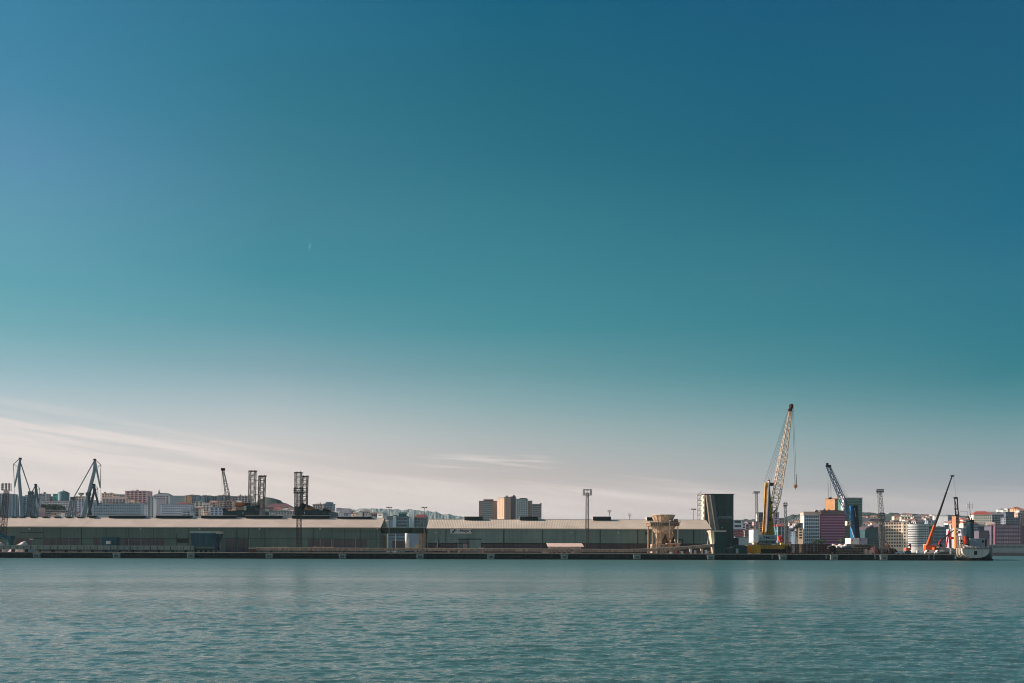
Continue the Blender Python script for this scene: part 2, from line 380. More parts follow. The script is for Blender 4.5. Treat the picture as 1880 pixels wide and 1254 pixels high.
# ------------------------------------------------------------------ trees
LEAF = [M(46,70,42, var=.35, scale=.5), M(58,80,50, var=.35, scale=.5)]
def tree(loc, h, wd, label, group=None, kind=0):
    o = E('tree', loc, label, 'tree', group)
    rnd = random.Random(int(loc[0]*7)); x, y, z = loc
    t = MB().tube((x,y,z-1), (x,y,z+h*.45), h*.035, h*.02)
    for k in range(5):
        a = rnd.random()*6.28; t.tube((x,y,z+h*(.25+.04*k)), (x+math.cos(a)*wd*.3, y+math.sin(a)*wd*.3, z+h*(.5+.05*k)), h*.014, h*.006)
    t.build('trunk', M(70,56,44), o)
    mb = MB()
    for k in range(9):
        a = rnd.random()*6.28; rr = rnd.random()**.5*wd*.34
        c = Vector((x+math.cos(a)*rr, y+math.sin(a)*rr, z+h*(.38+.5*rnd.random()*(1-rr/wd))))
        R = wd*(.16+.12*rnd.random())
        for q in range(60):
            d = Vector((rnd.gauss(0,1), rnd.gauss(0,1), rnd.gauss(0,1))).normalized()
            p = c+d*R*(.6+.5*rnd.random()); u = d.orthogonal().normalized(); u.rotate(__import__('mathutils').Quaternion(d, rnd.random()*6.28)); v = d.cross(u)
            s_ = wd*.05*(.6+rnd.random())
            mb.add([p-u*s_-v*s_*.7, p+u*s_-v*s_*.5, p+u*s_*.8+v*s_, p-u*s_*.6+v*s_*.8], [(0,1,2,3)])
    mb.build('crown', LEAF[kind], o); return o

# ------------------------------------------------------------------ buildings
def bld(label, x0, x1, yt, Y, c, dep=14, rot=0, roof=None, rc=None, nx=None, ws=(.58,.58), side=True, cat='apartment building', group=None,
        name='apartment_block', yv=None, huts=0, pent=None, winm=GLASS, cap=70, band=False, storey=3.1, m=None, ybase=None, blank=False, wframe=None, sidec=None, maxny=40, trim=None):
    xm = (x0+x1)/2; X = PX(xm, Y); wd = (x1-x0)*Y/F/math.cos(math.radians(rot)) if abs(rot) > 1 else (x1-x0)*Y/F
    zt = PZ(xm, yt, Y); zb = ground(X, Y)-4 if ybase is None else PZ(xm, ybase, Y)
    zb = min(zb, zt-6); h = zt-zb
    o = E(name, (X, Y, zb), label, cat, group, rz=math.radians(rot), local=True)
    c = tuple(min(250, int(v*1.13+4)) for v in c)
    wm = m or M(*c, var=.1, scale=.12, streak=.10)
    if rc: g_ = sum(rc)/3; rc = tuple(int(v*.68+g_*.32) for v in rc)
    hw = wd/2
    MB().box(-hw, hw, 0, dep, 0, h).build('wall', wm, o)
    rcm = M(*(rc or tuple(int(v*.72) for v in c)), var=.2, scale=.4)
    if roof in ('gable', 'hip'):
        rh = min(dep, wd)*.28; e = .5; ins = 0 if roof == 'gable' else min(hw*.5, dep*.45)
        vs = [(-hw-e,-e,h),(hw+e,-e,h),(hw+e,dep+e,h),(-hw-e,dep+e,h),(-hw-e+ins,dep/2,h+rh),(hw+e-ins,dep/2,h+rh)]
        r = MB().add(vs, [(0,1,5,4),(2,3,4,5),(1,2,5),(3,0,4),(3,2,1,0)]).build('roof', rcm, o)
    else:
        r = MB()
        t_ = .3
        r.box(-hw-t_, hw+t_, -t_, 0.25, h-.1, h+.75); r.box(-hw-t_, -hw+.25, .25, dep, h-.1, h+.75); r.box(hw-.25, hw+t_, .25, dep, h-.1, h+.75); r.box(-hw+.25, hw-.25, .25, dep, h+.02, h+.12)
        r = r.build('roof', rcm, o)
    if pent:
        a, b, ph = pent; MB().box(-hw+wd*a, -hw+wd*b, 2, dep-1, h+.13, h+ph).build('penthouse', wm if trim is None else M(*trim), o)
    rnd = random.Random(int(x0*13+yt))
    for k in range(huts):
        a = -hw+wd*(.1+.75*rnd.random()); s_ = 1.2+rnd.random()*2.4
        MB().box(a, a+s_, dep*.3, dep*.3+3, h+.13, h+1.4+rnd.random()*2).build('stair_hut', wm if rnd.random() < .5 else STEEL, r)
    if blank: return o
    yvis = yv if yv is not None else (952 if xm < 1300 else 1006)
    zlow = max(PZ(xm, yvis, Y)-zb, 2)
    ny = max(1, min(maxny, int((h-zlow)/storey)))
    nx = nx or max(1, int(wd/4.2)); ws = (min(.9, ws[0]*1.12), min(.75, ws[1]*1.12))
    while nx*ny > cap and nx > 2 and not band: nx -= 1
    cw = (wd*.92)/nx; wn_w = cw*ws[0]; wn_h = storey*ws[1]
    me = None
    def win(lx, ly, lz, rz, W_, tmpl):
        if tmpl is None:
            ob = MB().box(-W_/2, W_/2, -.06, .03, -wn_h/2, wn_h/2).build('window', winm, o)
        else:
            ob = tmpl.copy(); COL.objects.link(ob)
        ob.location = (lx, ly, lz); ob.rotation_euler.z = rz; return ob
    t0 = None
    for j in range(ny):
        for i in range(nx):
            q = win(-hw+wd*.04+cw*(i+.5), -.0, h-1.7-storey*j, 0, wn_w, t0); t0 = t0 or q
    if side:
        left = xm > 940; ns = max(1, min(3, int(dep/5))); t1 = None
        for j in range(min(ny, 10)):
            for i in range(ns):
                q = win(-hw if left else hw, dep*(i+.5)/ns, h-1.7-storey*j, -math.pi/2 if left else math.pi/2, 1.6, t1); t1 = t1 or q
    return o

# ---- left hillside, seen over the roof of the sheds
SL = (150,162,170)
bld('slate blue apartment block cut by the left edge of the view', -22, 15, 907, 1000, (140,158,172), dep=20)
bld('long blue grey block with a pale top storey behind the tallest left shipyard crane', 15, 62, 914, 1030, (158,168,178), dep=15, pent=(.1,.9,2.5))
bld('dusky grey block with a rooftop hut behind the leftmost small shipyard crane', 46, 72, 909.5, 1180, (166,160,168), huts=3, side=False)
bld('pale mauve tower block between the small shipyard crane and the turquoise building', 72, 84, 907, 1250, (172,166,176), huts=1)
bld('low rosy grey block touching the turquoise building on its left', 84, 98, 912, 1260, (184,166,172), side=False)
bld('turquoise clad block beside the round grey tank', 97, 112, 907.5, 1220, (70,168,158), dep=12, ws=(.6,.3), cat='building', name='office_block')
t = E('storage_tank', W(117,925,1190), 'round teal grey tank with a shallow domed roof on the hilltop', 'storage tank')
b0 = W(117,925,1190); MB().lathe(b0.x, b0.y, [(7.6,b0.z-20),(7.6,b0.z+15.5)]).build('tank_wall', M(96,138,142, streak=.3), t, smooth=True)
MB().lathe(b0.x, b0.y, [(7.9,b0.z+15.6),(7.9,b0.z+16.2),(4,b0.z+18.6),(.5,b0.z+19.3)]).build('roof', M(84,124,128), t)
MB().lathe(b0.x, b0.y, [(.8,b0.z+19.3),(.8,b0.z+20.8)], 8).build('vent', STEEL, t)
bld('long off white terrace with a rust red roof edge below the round grey tank', 77, 128, 920, 1120, (190,184,188), dep=12, rc=(150,96,88), nx=16, ws=(.45,.5), maxny=3, name='terrace')
bld('grey banded block below the dark trees on the left hill', 72, 128, 937, 1060, (150,158,162), dep=12, ws=(.8,.4), nx=9)
bld('small rose coloured block at the foot of the leftmost small crane', 60, 71, 932, 1040, (204,176,170), side=False)
bld('lilac white block with dark square windows between the two right shipyard cranes', 136, 162, 919, 1060, (204,198,208), dep=12, ws=(.5,.5))
bld('wide cream hilltop block under the mushroom water tower', 138, 160, 912, 1350, (206,186,172), side=False)
t = E('water_tower', W(149,912,1400), 'small mushroom shaped water tower on the left skyline', 'water tower')
b0 = W(149,912,1400); MB().lathe(b0.x, b0.y, [(1.6,b0.z-12),(1.6,b0.z+2.4)], 12).build('shaft', CONC, t)
MB().lathe(b0.x, b0.y, [(1.7,b0.z+2.4),(4.8,b0.z+4.6),(4.8,b0.z+6.3),(4.2,b0.z+6.8)], 20).build('bowl', CONC, t)
bld('long blue grey barracks like block with many small windows', 168, 261, 925.5, 980, (156,168,176), dep=14, nx=20, ws=(.42,.45), huts=6, cap=90, maxny=4, storey=3.6)
bld('grey green building tight behind the right small shipyard crane', 160, 172, 919, 1090, (170,180,182))
bld('sandy block on the skyline left of the paler pair of blocks', 186, 207, 906.5, 1300, (214,190,172), huts=2, side=False)
bld('sunlit peach block on the skyline with a narrow front', 207, 218, 908, 1280, (230,200,180), rot=12)
bld('narrow grey blue block left of the large pink block', 218, 229, 908.5, 1270, (164,176,188), side=False)
bld('large dusty pink block with two roof huts on the left skyline', 229.5, 270, 902, 1230, (204,164,166), dep=18, huts=3, nx=12, trim=(180,150,150))
bld('low houses like row under the sandy skyline blocks', 186, 232, 916, 1180, (196,180,176), roof='gable', rc=(150,120,110), name='terrace', cat='row of houses')
bld('grey block in the dip right of the large pink block', 270, 284, 912, 1180, (150,160,166), side=False)
bld('tall bare white chimney like slab left of the lilac block', 281.5, 284, 915.5, 1020, (240,232,224), dep=5, blank=True, name='white_slab', cat='tower')
bld('mauve grey windowless slab beside the bare white slab', 284.5, 295, 915.5, 1025, (170,166,174), nx=2, ws=(.2,.3))
o = bld('pale church like hall with a grey mansard roof and a small spire', 281, 311, 909.5, 1160, (196,190,190), roof='hip', rc=(120,132,138), name='church', cat='church')
bp_ = W(292,905,1166); MB().tube((bp_.x,bp_.y,bp_.z-4),(bp_.x,bp_.y,bp_.z+1),1.6,1.4).tube((bp_.x,bp_.y,bp_.z+1),(bp_.x,bp_.y,bp_.z+6),1.2,.1).build('spire', M(140,130,128), E('church_spire', bp_, 'small dark pointed spire rising over the church like hall', 'spire'))
bld('broad lilac white block with five rows of windows behind the shed roof', 294.5, 349, 927, 990, (204,202,212), dep=14, nx=13, ws=(.45,.45), cap=70)
bld('dark red roofed hall behind the broad lilac white block', 319, 346, 927.5, 1060, (170,140,140), roof='hip', rc=(150,66,70), blank=True, name='hall', cat='building')
bld('plain slate blue block with a bright roof line', 313, 339, 911, 1150, (132,152,162), side=False, nx=7, ws=(.3,.3))
bld('thin orange sunlit stair tower between two slate blocks', 339.5, 345, 910.5, 1140, (232,176,130), nx=1)
for i, (a, b, yy, cc, d) in enumerate([(345,361,909.5,(142,160,170),'first'),(361.5,371,911,(166,178,184),'second'),(371.5,386,910.5,(140,154,160),'third'),(387,399,912,(158,160,160),'fourth'),(400,411,910,(148,160,166),'fifth'),(411.5,424,911,(136,148,156),'sixth'),(424.5,437,912,(152,160,166),'seventh')]):
    bld('blue grey skyline block, %s from the orange stair tower' % d, a, b, yy, 1180+i*12, cc, rc=(190,140,120), huts=1, side=False, group='blue grey blocks in a row on the left skyline')
bld('mottled green white houses block with stepped roof', 358, 372, 921, 1080, (186,200,196), huts=2, rot=10)
bld('tiny white gabled house below the skyline blocks', 372, 384, 926, 1070, (214,206,200), roof='gable', rc=(150,120,112), name='house', cat='house')
bld('pink roofed low house left of the floating crane jib', 384, 396, 922, 1100, (196,170,160), roof='gable', rc=(196,126,112), name='house', cat='house')
bld('lilac block directly behind the stern of the left jack-up barge', 385, 409, 932, 1010, (200,198,212), ws=(.5,.5))
bld('beige terrace beyond the floating crane jib', 396, 428, 920, 1130, (196,176,164), rc=(170,120,106), name='terrace', cat='row of houses')
bld('sunny cream low house right above the shed roof at the gap in the roof vents', 350, 366, 934, 1000, (232,196,170), roof='gable', rc=(206,150,120), name='house', cat='house')
bld('small grey house left of the sunny cream low house', 334, 350, 938, 985, (200,200,206), name='house', cat='house')
bld('pinkish white block left of the taller lattice legs', 437, 460, 911, 1240, (206,184,178), huts=2, rot=8)
bld('brown hospital like block between the left pair of lattice legs', 455, 478, 925, 1120, (150,130,130), side=False)
bld('long maroon roofed hall below the wooded knoll', 486, 534, 931, 1150, (150,128,130), dep=20, roof='hip', rc=(126,70,80), nx=12, ws=(.5,.3), name='hall', cat='building', maxny=2)
bld('low white house with a red roof before the maroon roofed hall', 502, 520, 936, 1100, (226,214,206), roof='gable', rc=(176,84,70), maxny=1, name='house', cat='house')
bld('long grey retaining arcade wall at the foot of the wooded knoll', 484, 545, 939.5, 1040, (164,158,156), dep=6, nx=20, ws=(.3,.6), storey=5, maxny=1, rc=(130,128,126), name='retaining_wall', cat='wall', side=False)
bld('beige slab with dark roof line behind the right jack-up barge', 574, 592, 926.5, 1150, (206,178,166), huts=2, nx=4)
bld('dark slate block with a rounded looking top right of the right jack-up barge', 594, 611, 925.5, 1090, (112,136,146), huts=2, pent=(.2,.8,3))
bld('white walled house at the end of the right jack-up barge', 612, 622, 941, 1000, (236,226,220), roof='gable', rc=(170,160,156), name='house', cat='house')
bld('blank lilac grey block with a white upper corner', 617, 641, 934.5, 1060, (186,180,190), blank=True, trim=(236,224,218), pent=(0,.35,1.5))
bld('dark roofed house right of the blank lilac grey block', 641, 652, 940, 1080, (170,150,144), roof='gable', rc=(90,96,100), name='house', cat='house')
for i, (a, b, yy, cc, rr, d) in enumerate([(653,664,941.5,(190,160,146),(110,112,114),'tan house with a grey hipped roof'),(664,676,940.5,(176,140,134),(128,108,110),'red brown house with a tall grey roof'),(675,680,943,(240,222,208),(200,150,130),'tiny bright white house'),(680,692,943.5,(150,130,124),(140,92,84),'brown house with a reddish roof'),(692,704,945,(160,150,140),(98,100,94),'olive roofed low house')]):
    bld(d+' above the left shed end', a, b, yy, 1090+i*10, cc, roof='hip', rc=rr, name='house', cat='house', side=False, maxny=2)
# ---- between the two sheds
bld('white wall end and glass front of the office behind the link bridge', 727, 748, 949.5, 760, (126,150,158), dep=14, ws=(.85,.5), nx=6, yv=1000, cap=90, huts=1, side=False)
bld('sunlit narrow white stair tower left of the glass fronted office', 721, 727, 947, 758, (244,226,212), dep=12, blank=True, name='stair_tower', cat='tower')
bld('dark green roof house on top of the glass fronted office', 732, 744, 943.5, 764, (40,92,84), dep=8, roof='gable', rc=(52,98,88), blank=True, ybase=949, name='roof_house', cat='roof house')
bld('red roofed grey house behind the right end of the link bridge', 760, 783, 950, 800, (120,130,136), dep=12, roof='hip', rc=(160,70,62), nx=4, ws=(.5,.6), yv=985)
bld('cream gabled hut beside the end of the left shed', 704, 711, 957, 700, (236,212,196), dep=9, roof='gable', rc=(210,180,165), blank=True, name='hut', cat='hut')
bld('grey blue store seen under the link bridge', 712, 744, 979, 690, (126,140,150), dep=14, nx=6, ws=(.7,.25), yv=996, ybase=1010, side=False, name='store', cat='store')
bld('dark brick wall with a pale top seen under the link bridge', 720, 746, 993, 600, (110,84,78), dep=3, rc=(190,160,140), blank=True, ybase=1010, name='yard_wall', cat='wall')
bld('blank lilac store wall right of the white silo', 752, 771, 978, 640, (168,166,176), dep=8, blank=True, ybase=1010, name='store', cat='store')
bld('slate house between the stair tower and the left shed', 711, 722, 949, 820, (140,146,158), dep=10, rc=(120,84,84), nx=3)
# ---- twin brown towers
BR = (148,120,106); GR = (150,160,162)
def tower_pair():
    bld('brown high rise with a grey window panel, left and separate one of the hilltop group', 879, 912, 920.5, 1300, BR, dep=16, nx=1, ws=(.01,.01), blank=True, huts=0, pent=(.25,.8,3.5), trim=(150,96,92))
    o = [q for q in COL.objects if q.get('label', '').startswith('brown high rise')][0]
    def panel(o, fx0, fx1, h, c, nx, ny, ww, z0=None):
        wd = o['_w'] ; hw = wd/2; x0, x1 = -hw+wd*fx0, -hw+wd*fx1
        p = MB().box(x0, x1, -.5, -.02, h-46, h-.8).build('window_panel', M(*c, streak=.1), o)
        t0 = None
        for j in range(ny):
            for i in range(nx):
                cx = x0+(x1-x0)*(i+.5)/nx
                if t0 is None: t0 = q = MB().box(-ww/2, ww/2, -.1, .03, -.6, .6).build('window', GLASS, p)
                else: q = t0.copy(); COL.objects.link(q)
                q.location = (cx, -.5, h-3-3.3*j)
    for q, fx in ((o, (.18,.72)),):
        wd = 33*1300/F; q['_w'] = wd; h = absloc(q).z; zt = PZ(895.5, 920.5, 1300); panel(q, *fx, zt-h, GR, 5, 12, 1.9)
    # right hand cluster
    bld('sunlit salmon flank and brown front of the tallest hilltop high rise', 926, 938, 913, 1290, BR, dep=20, nx=3, ws=(.35,.4), huts=1, winm=M(200,196,190))
    bld('peach slab standing for the sunlit left face of the tallest hilltop high rise', 914, 925.5, 914.5, 1292, (240,186,156), dep=12, rot=-38, nx=2, ws=(.3,.35), winm=M(200,150,130), side=False)  # peach puts the sunlight on the brown tower's left face into the colour
    bld('dark recess block between the two brown fronts of the hilltop high rises', 937.8, 947, 912.3, 1303, (120,100,92), dep=18, nx=2, ws=(.4,.4), huts=2, winm=M(150,150,150), side=False)  # darker brown holds the shade of the recess
    bld('grey panel block with a black roof sign box in the hilltop group', 947.5, 969, 916.5, 1288, GR, dep=18, nx=6, ws=(.55,.4), pent=(.3,.9,2), trim=(40,42,44), cap=90, side=False)
    bld('thin tan block right of the grey panel block in the hilltop group', 969, 977, 920, 1300, (160,140,128), dep=16, nx=2, ws=(.4,.4), side=False)
    bld('lowest grey brown block at the right end of the hilltop group', 977, 994, 926, 1296, (146,140,140), dep=16, nx=4, ws=(.8,.4), huts=1, side=False)
tower_pair()
# ---- right of the elevator tower
bld('white block with two dark ribbon windows right of the dark green tower', 1346, 1362.5, 955.5, 930, (196,206,214), dep=12, nx=1, ws=(.7,.45), storey=5, maxny=3, yv=975)
bld('red brown block under the white ribbon windowed block', 1346, 1367, 973, 905, (164,92,96), dep=10, nx=6, ws=(.5,.5), yv=990)
bld('grey olive block right of the red brown block', 1367, 1379, 974.5, 900, (150,138,136), dep=10, nx=4, yv=990)
bld('long pale grey yard wall behind the low dark shed', 1350, 1384, 987, 700, (176,170,166), dep=3, blank=True, ybase=1012, name='yard_wall', cat='wall')
for i, (a, b, yy, cc, rr, d) in enumerate([(1362,1369,961,(240,232,226),(170,150,144),'bright white house'),(1368,1376,963,(166,138,146),(120,90,96),'mauve house'),(1375,1385,966,(200,160,146),(150,100,90),'salmon house'),(1372,1381,958.5,(150,134,144),(110,90,98),'plum grey block'),(1384,1391,958,(176,146,150),(140,100,100),'dusty rose block'),(1356,1372,968,(150,140,150),(110,90,96),'grey mauve terrace')]):
    bld(d+' between the dark green tower and the yellow crane', a, b, yy, 1000+i*22, cc, rc=rr, roof='gable' if i % 2 else None, name='house', cat='house', yv=975)
bld('dark blue glass tower behind the yellow crane', 1393, 1401, 941.5, 1180, (60,84,104), dep=14, nx=3, ws=(.85,.6), name='glass_tower', cat='tower', yv=975)
bld('thin white tower stuck to the left of the dark blue glass tower', 1390, 1393, 943, 1178, (240,226,216), dep=8, blank=True, name='stair_tower', cat='tower')
bld('rose and white low block at the foot of the dark blue glass tower', 1386, 1401, 960, 1120, (214,176,168), dep=10, yv=978)
bld('lilac tower block seen between the yellow crane tower and its jib', 1419, 1430, 941.5, 1080, (182,178,200), dep=12, nx=4, ws=(.5,.5), yv=990)
bld('pale grey block in two tones above the red hipped roof', 1430, 1441, 952, 1120, (186,178,178), dep=12)
o = bld('glass fronted station like building with a red hipped roof and white columns', 1427, 1449, 967, 900, (84,120,128), dep=16, roof='hip', rc=(178,84,78), nx=5, ws=(.75,.8), storey=6)
b0 = absloc(o)
for i in range(4): MB().box(-6.6+i*4.1, -5.9+i*4.1, -.7, -.12, 0, PZ(1438,967,900)-b0.z-.2).build('column', WHITE, o)
for i, (a, b, yy, cc, rr, d, rot) in enumerate([(1449,1457,960,(236,214,200),(180,110,96),'cream stepped house',-15),(1456,1464,965,(150,160,172),(110,112,120),'slate blue house',0),(1462,1474,961,(168,160,168),(150,110,104),'wide mauve grey block',0),(1449,1459,971,(170,150,146),(120,90,90),'brownish block',0),(1459,1470,976,(88,104,120),(70,80,92),'dark blue grey block',0),(1466,1474,970,(236,190,160),(190,130,110),'sunlit peach block with balconies',-20)]):
    bld(d+' left of the white grid fronted block', a, b, yy, 1010+i*-14, cc, rc=rr, rot=rot, name='apartment_block', yv=990)
# white grid block, magenta block, orange tower, green tower
bld('white block with a grid of dark windows left of the magenta block', 1476, 1505, 946.5, 1000, (206,210,212), dep=9, nx=7, ws=(.6,.6), cap=140, side=False, storey=4.2)
bld('beige penthouse block rising behind the white grid fronted block', 1475, 1505, 940.5, 1010, (196,166,150), dep=12, blank=True, huts=3, rc=(170,140,126))
bld('magenta block striped with rows of pale window bands', 1505.3, 1553.5, 945.5, 1002, (134,48,78), dep=26, nx=8, ws=(.8,.30), cap=160, side=False, winm=M(190,150,176, rough=.3), storey=3.4, rc=(96,44,60))
bld('grey brown roof storey behind the magenta block', 1506, 1551, 938, 1032, (120,96,92), dep=14, nx=10, ws=(.6,.3), maxny=1, huts=4, side=False)
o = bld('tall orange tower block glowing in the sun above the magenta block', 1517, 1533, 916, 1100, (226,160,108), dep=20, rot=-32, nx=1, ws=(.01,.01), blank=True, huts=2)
bld('shaded grey brown wing with orange balconies beside the tall orange tower', 1532.5, 1550, 917.5, 1096, (150,128,122), dep=3, nx=4, ws=(.7,.35), winm=M(190,110,70), storey=4, side=False)  # grey brown is the orange tower's front with shade put in
bld('green glass office tower with a pale frame behind the blue crane', 1551, 1583, 914.5, 1060, (70,112,100), dep=22, nx=7, ws=(.9,.6), cap=150, winm=mat('green_glass',(.055,.13,.105),rough=.25,var=.5,scale=.12,spec=.5), storey=3.5, name='glass_tower', cat='tower', rc=(206,186,190), side=False)
bld('narrow whitish stair core with dots on the left flank of the green glass tower', 1549.3, 1551.6, 911, 1056, (214,206,206), dep=10, nx=1, ws=(.5,.3), name='stair_tower', cat='tower')
# curved teal roof building
o = E('curved_hall', W(1603,999,920), 'dark teal hall with a roof swooping up to the right beside the cream block', 'hall')
b0 = W(1603,999,920)
poly = [(PX(1588,920), 3)]
for k in range(13):
    px = 1588+k*(1620-1588)/12; yy = 973-9.5*(k/12)**1.0 - 3.5*math.sin(k/12*math.pi*1.0)*(-1 if k > 5 else .6)
    poly.append((PX(px,920), PZ(px, yy, 920)))
poly.append((PX(1620,920), 3))
MB().prism_y(poly[::-1], 920, 945).build('wall', M(58,88,92, var=.2, scale=.2), o)
rf = [(x, z+.3) for x, z in poly[1:-1]]; MB().prism_y((rf+[(x, z+1.2) for x, z in rf[::-1]]), 918.5, 946).build('roof', M(96,84,92), o)
for k in range(6): MB().box(PX(1590,920), PX(1619.5,920), 919.7, 919.95, 6+k*2.5, 6.9+k*2.5).build('window_band', GLASS, o)
bld('dark green clad block with a slanting roof left of the curved hall', 1583, 1592, 974, 960, (78,108,112), dep=14, roof='gable', rc=(60,84,92), nx=2)
bld('long blank grey hall behind the green glass tower', 1583, 1612, 951, 1150, (160,158,162), dep=14, blank=True, name='hall', cat='hall')
bld('sunlit white cube shaped house left of the quay floodlight masts', 1592, 1602, 958.5, 1050, (246,226,214), dep=10, rot=-25, blank=True, name='house', cat='house')
bld('salmon house right of the sunlit white cube house', 1602, 1614, 956, 1070, (196,164,156), dep=10, roof='gable', rc=(180,120,108), nx=3, yv=975, name='house', cat='house')
bld('white low hall right below the sunlit white cube house', 1584, 1596, 969, 1000, (232,214,204), dep=8, roof='gable', rc=(210,196,190), blank=True, name='house', cat='house')
bld('white gabled house behind the swooping teal roof', 1598, 1612, 966, 990, (240,220,208), dep=8, roof='gable', rc=(230,214,204), blank=True, name='house', cat='house')
# cream lit block + rounded white block
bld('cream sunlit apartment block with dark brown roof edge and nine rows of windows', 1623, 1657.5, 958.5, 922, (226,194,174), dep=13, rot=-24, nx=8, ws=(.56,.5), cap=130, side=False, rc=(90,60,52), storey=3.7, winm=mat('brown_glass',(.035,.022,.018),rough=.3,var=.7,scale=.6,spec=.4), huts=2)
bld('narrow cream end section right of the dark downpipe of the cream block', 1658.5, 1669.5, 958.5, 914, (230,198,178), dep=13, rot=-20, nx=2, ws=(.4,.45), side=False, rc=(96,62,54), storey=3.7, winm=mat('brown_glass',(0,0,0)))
bld('dark slab standing for the shaded right flank of the cream block', 1669.5, 1675.5, 960, 950, (58,74,80), dep=10, nx=1, ws=(.5,.3))  # dark colour paints the shaded right side of the cream block
# rounded corner block
o = E('rounded_block', W(1690,999,903), 'white block with a rounded corner and ribbon balconies right of the cream block', 'apartment building')
b0 = W(1690,999,903); xa, xb = PX(1675,903), PX(1705,903); r = 8.5; zt = PZ(1690,963,903)
def rounded(xa, xb, y0, y1, r, e=0):
    pts = []
    for k in range(9):
        a = math.pi*1.0+k*math.pi/16; pts.append((xa+r+(r+e)*math.cos(a), y0+r+(r+e)*math.sin(a)))
    return pts+[(xb+e, y0-e), (xb+e, y1), (xa-e, y1)]
def slab(pts, z0, z1, mb=None):
    mb = mb or MB(); n = len(pts); return mb.add([(x,y,z0) for x,y in pts]+[(x,y,z1) for x,y in pts], [tuple(range(n-1,-1,-1)), tuple(range(n,2*n))]+[(k,(k+1)%n,n+(k+1)%n,n+k) for k in range(n)])
slab(rounded(xa, xb, 903, 923, r), 3, zt).build('wall', M(206,204,202, streak=.1), o)
for k in range(9):
    z = zt-3.2-2.7*k; slab(rounded(xa, xa+(xb-xa)*.72, 903, 918, r, .25), z, z+1.05).build('window_band', mat('band_glass',(.13,.15,.17),rough=.3,var=.6,scale=.35,spec=.4), o)
t0 = None
for j in range(9):
    for i in range(2):
        x = xa+(xb-xa)*(.8+.13*i); z = zt-2.6-2.7*j
        if t0 is None: t0 = MB().box(x-.7, x+.7, 902.9, 903.05, z-.6, z+.6).build('window', GLASS, o)
        else: q = t0.copy(); COL.objects.link(q); q.location = ((xb-xa)*.13*i, 0, -2.7*j)
slab(rounded(xa, xb, 903, 923, r, .4), zt+.02, zt+.8).build('roof', M(196,190,186), o)
bld('set back grey penthouse on top of the rounded white block', 1681, 1697, 957, 912, (176,166,166), dep=10, nx=4, maxny=1, ybase=963, huts=1, name='penthouse', cat='penthouse')
bld('grey green office block with pale frames right of the rounded white block', 1705, 1712.5, 966, 926, (110,134,136), dep=14, nx=3, ws=(.6,.5), side=False)
bld('long grey teal block with a dense grid of windows behind the orange mobile crane', 1712.8, 1757, 968, 925, (128,146,152), dep=14, nx=11, ws=(.5,.55), cap=140, side=False, huts=3, storey=3.8)
bld('big bare white sunlit wall above the long grey teal block', 1717, 1738, 947, 1090, (250,232,222), dep=14, rot=-20, blank=True)
bld('grey flank block right of the big bare white wall', 1737, 1747, 949, 1096, (160,164,176), dep=12, nx=2, ws=(.5,.6), yv=968)
bld('dark slate narrow block left of the ship crane mast', 1747, 1754, 951, 1100, (104,118,130), dep=12, nx=2, yv=968)
bld('cream flat roofed pair of blocks on the skyline above the cream sunlit block', 1655, 1671, 949, 1200, (236,206,188), dep=12, rot=-18, yv=960, huts=2)
bld('dark green tree like roofed block right of the cream skyline pair', 1671, 1683, 958, 1060, (70,90,92), dep=10, blank=True)
bld('white grey villa on the skyline left of the orange crane boom', 1700, 1714, 952, 1150, (214,196,184), dep=12, yv=968, huts=1)
bld('mixed cream terrace on the skyline above the rounded white block', 1676, 1702, 951, 1230, (206,188,178), dep=10, yv=960, rc=(160,110,100), name='terrace', cat='row of houses', huts=3)
bld('slate blue block between the villa and the bare white wall', 1703, 1717, 956, 1080, (140,156,170), dep=10, yv=968)
bld('white sunlit houses block behind the ship crane mast', 1762, 1770, 950, 1110, (244,222,210), dep=10, rot=-18, yv=975)
bld('cream block with a red roof left of the ship funnel', 1768, 1778, 954, 1080, (232,206,192), dep=10, roof='gable', rc=(206,96,80), yv=980)
bld('grey lilac block behind the ship superstructure', 1757, 1776, 965, 1000, (176,174,188), dep=10, nx=5, yv=990)
# right of the ship
o = bld('cream apartment house with a bright red hipped roof on the right hill', 1789, 1819, 944.5, 1030, (250,226,200), dep=16, rot=-14, roof='hip', rc=(206,76,58), nx=9, ws=(.42,.45), yv=966, side=False, winm=M(140,110,100))
bld('small block with a crimson awning left of the red roofed cream house', 1788, 1796, 961, 980, (170,176,184), dep=10, roof='gable', rc=(196,30,62), nx=2, yv=975)
bld('grey balconied block right of the red roofed cream house', 1819, 1843, 944.5, 1040, (150,150,156), dep=14, nx=8, ws=(.6,.5), yv=966, huts=2, roof='gable', rc=(150,140,140))
bld('white pair of blocks with a blank sunlit wall on the right skyline', 1833, 1841, 935.5, 1150, (250,232,222), dep=12, rot=-22, blank=True, huts=1)
bld('white narrow slab just right of the blank sunlit pair', 1842, 1847, 937, 1140, (246,222,210), dep=10, rot=-20, blank=True)
bld('dark slate blue block with a flat roof on the right hill', 1846, 1862, 941, 1060, (98,110,126), dep=12, nx=4, ws=(.5,.4), yv=966)
bld('orange roofed villa at the top right corner of the city', 1863, 1876, 934, 1180, (206,150,120), dep=12, roof='hip', rc=(190,96,66), nx=4, yv=945)
bld('long cream flat roofed building along the right skyline', 1850, 1864, 934, 1200, (244,226,214), dep=10, rot=-12, nx=5, yv=945)
bld('brown white block cut by the right edge of the view', 1868, 1900, 942, 1090, (180,150,140), dep=12, nx=7, yv=966)
bld('white lower villa near the right edge', 1871, 1894, 937, 1130, (236,214,204), dep=10, nx=5, yv=945, roof='gable', rc=(190,120,100))
